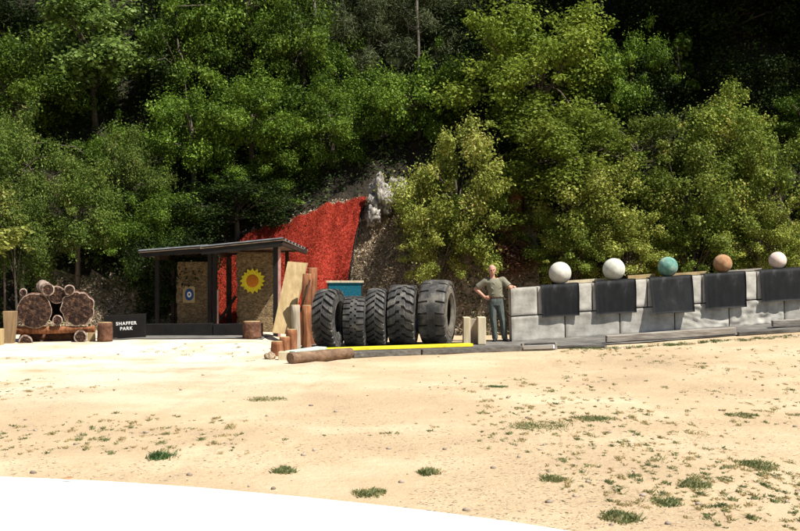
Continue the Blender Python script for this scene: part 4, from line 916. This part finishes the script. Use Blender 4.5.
# trousers
tr = MB()
ell(tr, [(L(-.045, .80, 0), .165, .115), (L(-.042, .90, 0), .172, .125), (L(-.04, .985, 0), .158, .115)])
for hp, kn, an, sx in ((L(-.125, .86), L(-.112, .48, -.025), L(-.062, .055, .015), -1), (L(.035, .86), L(.098, .48, -.025), L(.152, .06, .015), 1)):
    tr.tube([hp, hp.lerp(kn, .5), kn, kn.lerp(an, .5), an], [.098, .088, .074, .068, .066], 18); tr.ball(hp, .096)
    for i in range(4): tr.ball(an + Vector((.01 * sx, -.045, .03 + i * .035)), (.05, .016, .009), 8, 6)
    tr.tube([hp + Vector((0, -.09, -.05)), kn + Vector((0, -.068, 0)), an + Vector((0, -.055, .02))], [.012, .014, .012], 8)
remeshed('trousers', tr, TROU, man, .009, 3)
m = MB(); ell(m, [(L(-.04, .975, 0), .166, .122), (L(-.04, 1.005, 0), .166, .122)]); mk('belt', m, BELT, man)
for an, yaw in ((L(-.062, .0, .015), R(-12)), (L(.152, .005, .015), R(22))):
    m = MB(); f_ = Vector((math.sin(yaw), -math.cos(yaw), 0)); Mz = Matrix.Rotation(yaw, 3, 'Z')
    m.ball(an + Vector((0, 0, .055)), (.05, .06, .055), 14, 10); m.ball(an + f_ * .09 + Vector((0, 0, .035)), (.046, .085, .034), 14, 10, Mz); m.ball(an + f_ * .155 + Vector((0, 0, .03)), (.043, .05, .028), 14, 10, Mz)
    m.ball(an + f_ * .06 + Vector((0, 0, .012)), (.048, .145, .014), 16, 8, Mz)
    remeshed('shoe', m, SHOE, man, .008, 2)

# ------------------------------------------------------------------ foreground car, seen from beside it: only its roof edge is in view
car = thing('parked_car', Vector((-.7, .93, 0)), 'white car in the foreground whose smooth roof edge crosses the bottom of the picture', 'car')
YC = .93
stn = [(-2.95, .60, .62, .40), (-2.85, .74, .78, .28), (-2.4, .82, .93, .22), (-1.6, .85, .95, .2), (-.6, .86, .95, .2), (.4, .86, .94, .2), (1.0, .85, .93, .2), (1.6, .82, .86, .22), (1.95, .72, .76, .28), (2.05, .55, .62, .4)]
m = MB(); vs = []; seg = 12
for (x, hw, zt, zb_) in stn:
    pr = [(-.6, zb_), (-.96, zb_ + .04), (-1.0, zb_ + .22), (-.985, zt - .16), (-.93, zt - .04), (-.7, zt + .02), (0, zt + .05), (.7, zt + .02), (.93, zt - .04), (.985, zt - .16), (1.0, zb_ + .22), (.96, zb_ + .04), (.6, zb_)]
    vs += [Vector((x, YC + a * hw, z)) for a, z in pr]
npf = 13; m.add(vs, [(i * npf + j, (i + 1) * npf + j, (i + 1) * npf + (j + 1) % npf, i * npf + (j + 1) % npf) for i in range(len(stn) - 1) for j in range(npf)] + [tuple(range(npf)), tuple(reversed(range((len(stn) - 1) * npf, len(stn) * npf)))], True)
mk('body', m, CARP, car)
# roof panel: follows x-profile, crowned across
RP = [(-2.15, 1.29), (-1.9, 1.36), (-1.5, 1.41), (-1.0, 1.436), (-.54, 1.437), (-.27, 1.421), (0, 1.3935), (.16, 1.373), (.24, 1.360), (.42, 1.325), (.6, 1.27)]
def roofz(x):
    for (x0, z0), (x1, z1) in zip(RP, RP[1:]):
        if x <= x1: t_ = (x - x0) / (x1 - x0); return z0 + (z1 - z0) * t_
    return RP[-1][1]
def rf(u, v):
    x = -2.15 + 2.75 * u; a = v * 2 - 1; z = .25 * (roofz(x - .15 if x > -2 else x) + 2 * roofz(x) + roofz(x + .12 if x < .48 else x)); e = abs(a)
    return Vector((x, YC + a * .57, z + .045 * (1 - e ** 2.2) - .0))
m = MB().grid(rf, 60, 24); 
def edge(sg):
    def fn(u, v):
        p = rf(u, 1 if sg > 0 else 0); th = v * math.pi / 2; return p + Vector((0, sg * .035 * math.sin(th), -.05 * (1 - math.cos(th))))
    return fn
m.grid(edge(1), 60, 5); m.grid(edge(-1), 60, 5, flip=True)
mk('roof', m, CARP, car)
gl = MB()
def gside(sg):
    def fn(u, v):
        xt = -2.1 + 2.65 * u; xb = -2.65 + 3.85 * u; z = rf(u, .5).z - .07
        return Vector((xt + (xb - xt) * v, YC + sg * (.59 + .19 * v), (z - .03) * (1 - v) + .93 * v))
    return fn
gl.grid(gside(1), 20, 4, flip=True); gl.grid(gside(-1), 20, 4)
for x_t, x_b in ((.6, 1.2), (-2.15, -2.68)):
    zt = rf(1 if x_t > 0 else 0, .5).z - .01
    gl.grid(lambda u, v: Vector((x_t + (x_b - x_t) * v, YC + (u * 2 - 1) * (.58 + .2 * v), zt * (1 - v) - .0 + .94 * v)), 6, 4, flip=x_t > 0)
mk('glass', gl, GLASS, car)
pm = MB()
for sg in (-1, 1):
    for u0 in (0, .36, .68, 1):
        f_ = gside(sg); pm.beam(f_(u0, 0) + Vector((0, sg * .006, 0)), f_(u0, 1) + Vector((0, sg * .006, 0)), .07, .02, up=Vector((0, 1, 0)))
mk('pillars', pm, CARP, car)
for x in (-2.1, 1.2):
    for sg in (-1, 1):
        wc = Vector((x, YC + sg * .76, .31)); wt = MB(); vs = []
        prof = [(-.1, .19), (-.105, .26), (-.09, .30), (.09, .30), (.105, .26), (.1, .19)]
        for yy, r_ in prof: vs += [wc + Vector((r_ * math.cos(a * math.pi / 16), yy, r_ * math.sin(a * math.pi / 16))) for a in range(32)]
        wt.add(vs, [(i * 32 + j, i * 32 + (j + 1) % 32, (i + 1) * 32 + (j + 1) % 32, (i + 1) * 32 + j) for i in range(5) for j in range(32)], True)
        wh = mk('wheel', wt, TYRE, car); rm_ = MB().tube([wc + Vector((0, sg * .05, 0)), wc + Vector((0, sg * .085, 0))], [.2, .19], 24)
        for s5 in range(5): a_ = s5 * 2 * math.pi / 5; rm_.beam(wc + Vector((0, sg * .095, 0)), wc + Vector((.17 * math.cos(a_), sg * .09, .17 * math.sin(a_))), .02, .05)
        mk('rim', rm_, CHROME, wh)
for sg in (-1, 1):
    mk('headlight', MB().ball((1.93, YC + sg * .52, .66), (.08, .16, .07), 16, 10), LAMPR, car); mk('taillight', MB().ball((-2.86, YC + sg * .55, .68), (.06, .13, .08), 16, 10), LAMPRED, car)
    mk('door_mirror', MB().ball((.85, YC + sg * .93, 1.0), (.07, .11, .07), 14, 10), CARP, car)
    for xx in (-.9, .05): mk('door_handle', MB().beam((xx, YC + sg * .87, .8), (xx + .14, YC + sg * .87, .8), .02, .025), CARP, car)
# small flat orange-brown mark on the car roof
lc = P(65, 482, 1.44); lc.z = rf((lc.x + 2.15) / 2.75, .5 + (lc.y - YC) / 1.14).z + .002; m = MB(); m.add([lc + Vector(v) for v in ((-.011, 0, .001), (-.004, -.006, .002), (.006, -.005, .001), (.012, .002, .003), (.005, .007, .003), (-.005, .006, .001))], [(0, 1, 2, 3, 4, 5)])
tag(mk('roof_mark', m, BROWNS, loc=lc), 'tiny orange-brown mark on the white car roof at lower left', 'leaf')

# ------------------------------------------------------------------ grass tufts, weeds, pebbles on the sand
def blades(cx, cy, rx, ry, n, h_, tint, flat=.5):
    nc = max(2, n // 22); ca = rng.uniform(0, 2 * np.pi, nc); cr_ = rng.random(nc) ** .55; ww = rng.random(nc) ** 2 + .05; ww /= ww.sum()
    ii = rng.choice(nc, n, p=ww); g1 = rng.normal(size=n) * (.22 if n < 90 else .26); g2 = rng.normal(size=n) * (.22 if n < 90 else .3)
    g1 = np.clip(g1, -.4, .4); g2 = np.clip(g2, -.4, .4)
    x = cx + (np.cos(ca) * cr_)[ii] * rx + g1 * rx; y = cy + (np.sin(ca) * cr_)[ii] * ry + g2 * ry
    tc_ = rng.normal(tint, .16, nc)[ii]; hc = rng.uniform(.5, 1.3, nc)[ii]
    return x, y, h_ * hc * rng.uniform(.4, 1.1, n), np.clip(rng.normal(0, .14, n) + tc_, 0, 1)
def blademesh(name, X, Y, Hh, T, mat, base=(0, 0, 0), wd=.008, spread=.9):
    n = len(X); Z = np.array([gz(x, y) for x, y in zip(X, Y)]); a = rng.uniform(0, 2 * np.pi, n); ln = rng.random(n) * spread
    root = np.stack([X, Y, Z - .004], 1) - np.array(base); tip = root + np.stack([np.cos(a) * ln * Hh * 1.2, np.sin(a) * ln * Hh * 1.2, Hh], 1)
    ws = np.stack([-np.sin(a + 1), np.cos(a + 1), np.zeros(n)], 1) * wd / 2 * rng.uniform(.6, 1.5, n)[:, None]; mid = root * .45 + tip * .55 + np.array([0, 0, .1]) * Hh[:, None]
    Vv = np.stack([root - ws, root + ws, mid + ws * .8, tip, mid - ws * .8], 1).reshape(-1, 3)
    me = bpy.data.meshes.new(name); me.vertices.add(5 * n); me.vertices.foreach_set('co', Vv.astype(np.float32).ravel()); me.loops.add(5 * n); me.loops.foreach_set('vertex_index', np.arange(5 * n, dtype=np.int32))
    me.polygons.add(n); me.polygons.foreach_set('loop_start', np.arange(0, 5 * n, 5, dtype=np.int32)); me.polygons.foreach_set('loop_total', np.full(n, 5, dtype=np.int32))
    at = me.attributes.new('tint', 'FLOAT', 'FACE'); at.data.foreach_set('value', T.astype(np.float32)); me.materials.append(mat); me.update(); return me
big = [(163, 457, 13, 5, .06, 'weed', 'dense round dark green weed at lower left'), (285, 472, 10, 3.5, .05, 'grass', 'small green tuft near the car roof edge, lower centre left'),
       (540, 426, 26, 8, .035, 'grass', 'widest green grass patch in the middle of the sand'), (594, 419, 17, 4.5, .05, 'grass', 'dark grass tuft just right of the widest green patch'),
       (370, 494, 13, 5, .05, 'grass', 'green tuft at the car roof edge, bottom centre'), (430, 473, 10, 4, .06, 'grass', 'thin upright tuft right of bottom centre'),
       (620, 519, 16, 5, .06, 'grass', 'bright green tuft at the bottom edge, beside the brown stone'), (665, 504, 13, 4, .05, 'grass', 'green tuft at the lower right, right of the bottom-edge tuft'),
       (695, 486, 14, 5, .05, 'grass', 'loose green tuft at lower right, below the dense one'), (760, 466, 16, 5, .05, 'grass', 'dense green tuft near the right edge'),
       (742, 416, 12, 3.5, .04, 'grass', 'low tuft right of the far bare patch'), (552, 480, 12, 4, .05, 'grass', 'pale green tuft between the widest patch and bottom edge'),
       (497, 387, 10, 2.5, .03, 'weed', 'small green weed right of the sand centre'), (265, 399, 18, 4, .03, 'grass', 'yellow-green low patch left of centre'), (286, 471, 4, 2, .03, 'grass', None)]
for (px, py, rx, ry, h_, k_, lab) in big:
    if not lab: continue
    c = G(px, py); sc = c.y / F; x, y, hh, tt = blades(c.x, c.y, rx * sc, ry * sc * 4.2, 620 if k_ == 'weed' else int(60 * rx), h_ * (.8 if k_ == 'weed' else .62), .55)
    me = blademesh('grass_tuft', x, y, hh, tt, LM[k_], base=c, wd=.009, spread=1.5); o = bpy.data.objects.new('grass_tuft' if k_ == 'grass' else 'weed', me); COL.objects.link(o); o.location = c; tag(o, lab, 'grass tuft' if k_ == 'grass' else 'weed', 'larger tufts on the sand')
Xs, Ys, Hs, Ts = [], [], [], []
r2 = random.Random(5)
for i in range(3600):
    px = r2.uniform(-10, 810); py = 344 + 185 * r2.random() ** .9
    c = G(px, py)
    if c.y > 22.6 and c.x > -2.6 and c.x < 9: continue
    dn = mnoise.noise(Vector((c.x * .35, c.y * .3, 4))) + (.25 if px > 560 else 0) + (.1 if px < 120 else 0) - (.25 if 250 < px < 480 else 0)
    if dn < .02 + .3 * r2.random(): continue
    s = c.y / F * (1.2 + 8 * r2.random() ** 2); k_ = int(s * F / c.y * r2.uniform(4, 11)) + 3; x, y, hh, tt = blades(c.x, c.y, s, s * 2.2, k_, r2.uniform(.010, .032), r2.choice((.35, .6, .85, .95, .98)))
    Xs.append(x); Ys.append(y); Hs.append(hh); Ts.append(tt)
# greener fringe along the path edge at right
for i in range(90):
    px = r2.uniform(560, 800); c = G(px, 347 - (px - 600) * .066 * (px > 600) + r2.uniform(1.5, 4)); x, y, hh, tt = blades(c.x, c.y, .14, .12, 26, .05, .3); Xs.append(x); Ys.append(y); Hs.append(hh); Ts.append(tt)
me = blademesh('grass', np.concatenate(Xs), np.concatenate(Ys), np.concatenate(Hs), np.concatenate(Ts), LM['grass'], wd=.009, spread=1.7); o = bpy.data.objects.new('grass', me); COL.objects.link(o); tag(o, 'sparse small grass wisps scattered over the sand', 'grass', kind='stuff')
# straw film
nn = 15000; px = rng.uniform(-20, 820, nn); py = 346 + 185 * rng.random(nn) ** 1.1; pts = []
for a_, b_ in zip(px, py):
    Yq = 1.72 * F / (b_ - CY); X_ = (a_ - CX) * Yq / F
    if mnoise.noise(Vector((X_ * .5, Yq * .4, 9))) > -.05: pts.append((X_, Yq, gz(X_, Yq) + .004))
C = np.array(pts); me = leafmesh('straw_litter', C, np.array([0, 0, 1.0]) + rng.normal(size=C.shape) * .12, .05 * rng.uniform(.4, 1.5, len(C)), .006, .45 + .55 * rng.random(len(C)), LM['straw']); o = bpy.data.objects.new('straw_litter', me); COL.objects.link(o); tag(o, 'short dead straw bits lying on the sand', 'straw', kind='stuff')
m = MB()
for i in range(230):
    a_ = r2.uniform(-10, 810); b_ = 348 + 183 * r2.random(); Yq = 1.72 * F / (b_ - CY); X_ = (a_ - CX) * Yq / F; r_ = r2.choice((.006, .008, .01, .015, .022))
    if Yq > 22.4: continue
    m.ball((X_, Yq, gz(X_, Yq) + r_ * .3), (r_ * r2.uniform(.8, 1.5), r_, r_ * .7), 6, 4)
tag(mk('pebbles', m, M('pebble', [(.3, (.12, .09, .07)), (.7, (.45, .38, .3))], scale=3, bump=.2)), 'small pebbles strewn over the sand', 'pebbles', kind='stuff')
rock(633, 527, 7.35, .035, .03, .022, 'brown fist-sized stone at the bottom edge beside the green tuft', seed=31, amp=.3, mat=BARK, grp='loose stones')
rock(672, 386, 1.72 * F / 120, .03, .03, .02, 'small grey stone far out on the sand right of centre', seed=33, amp=.3, grp='loose stones') if False else None
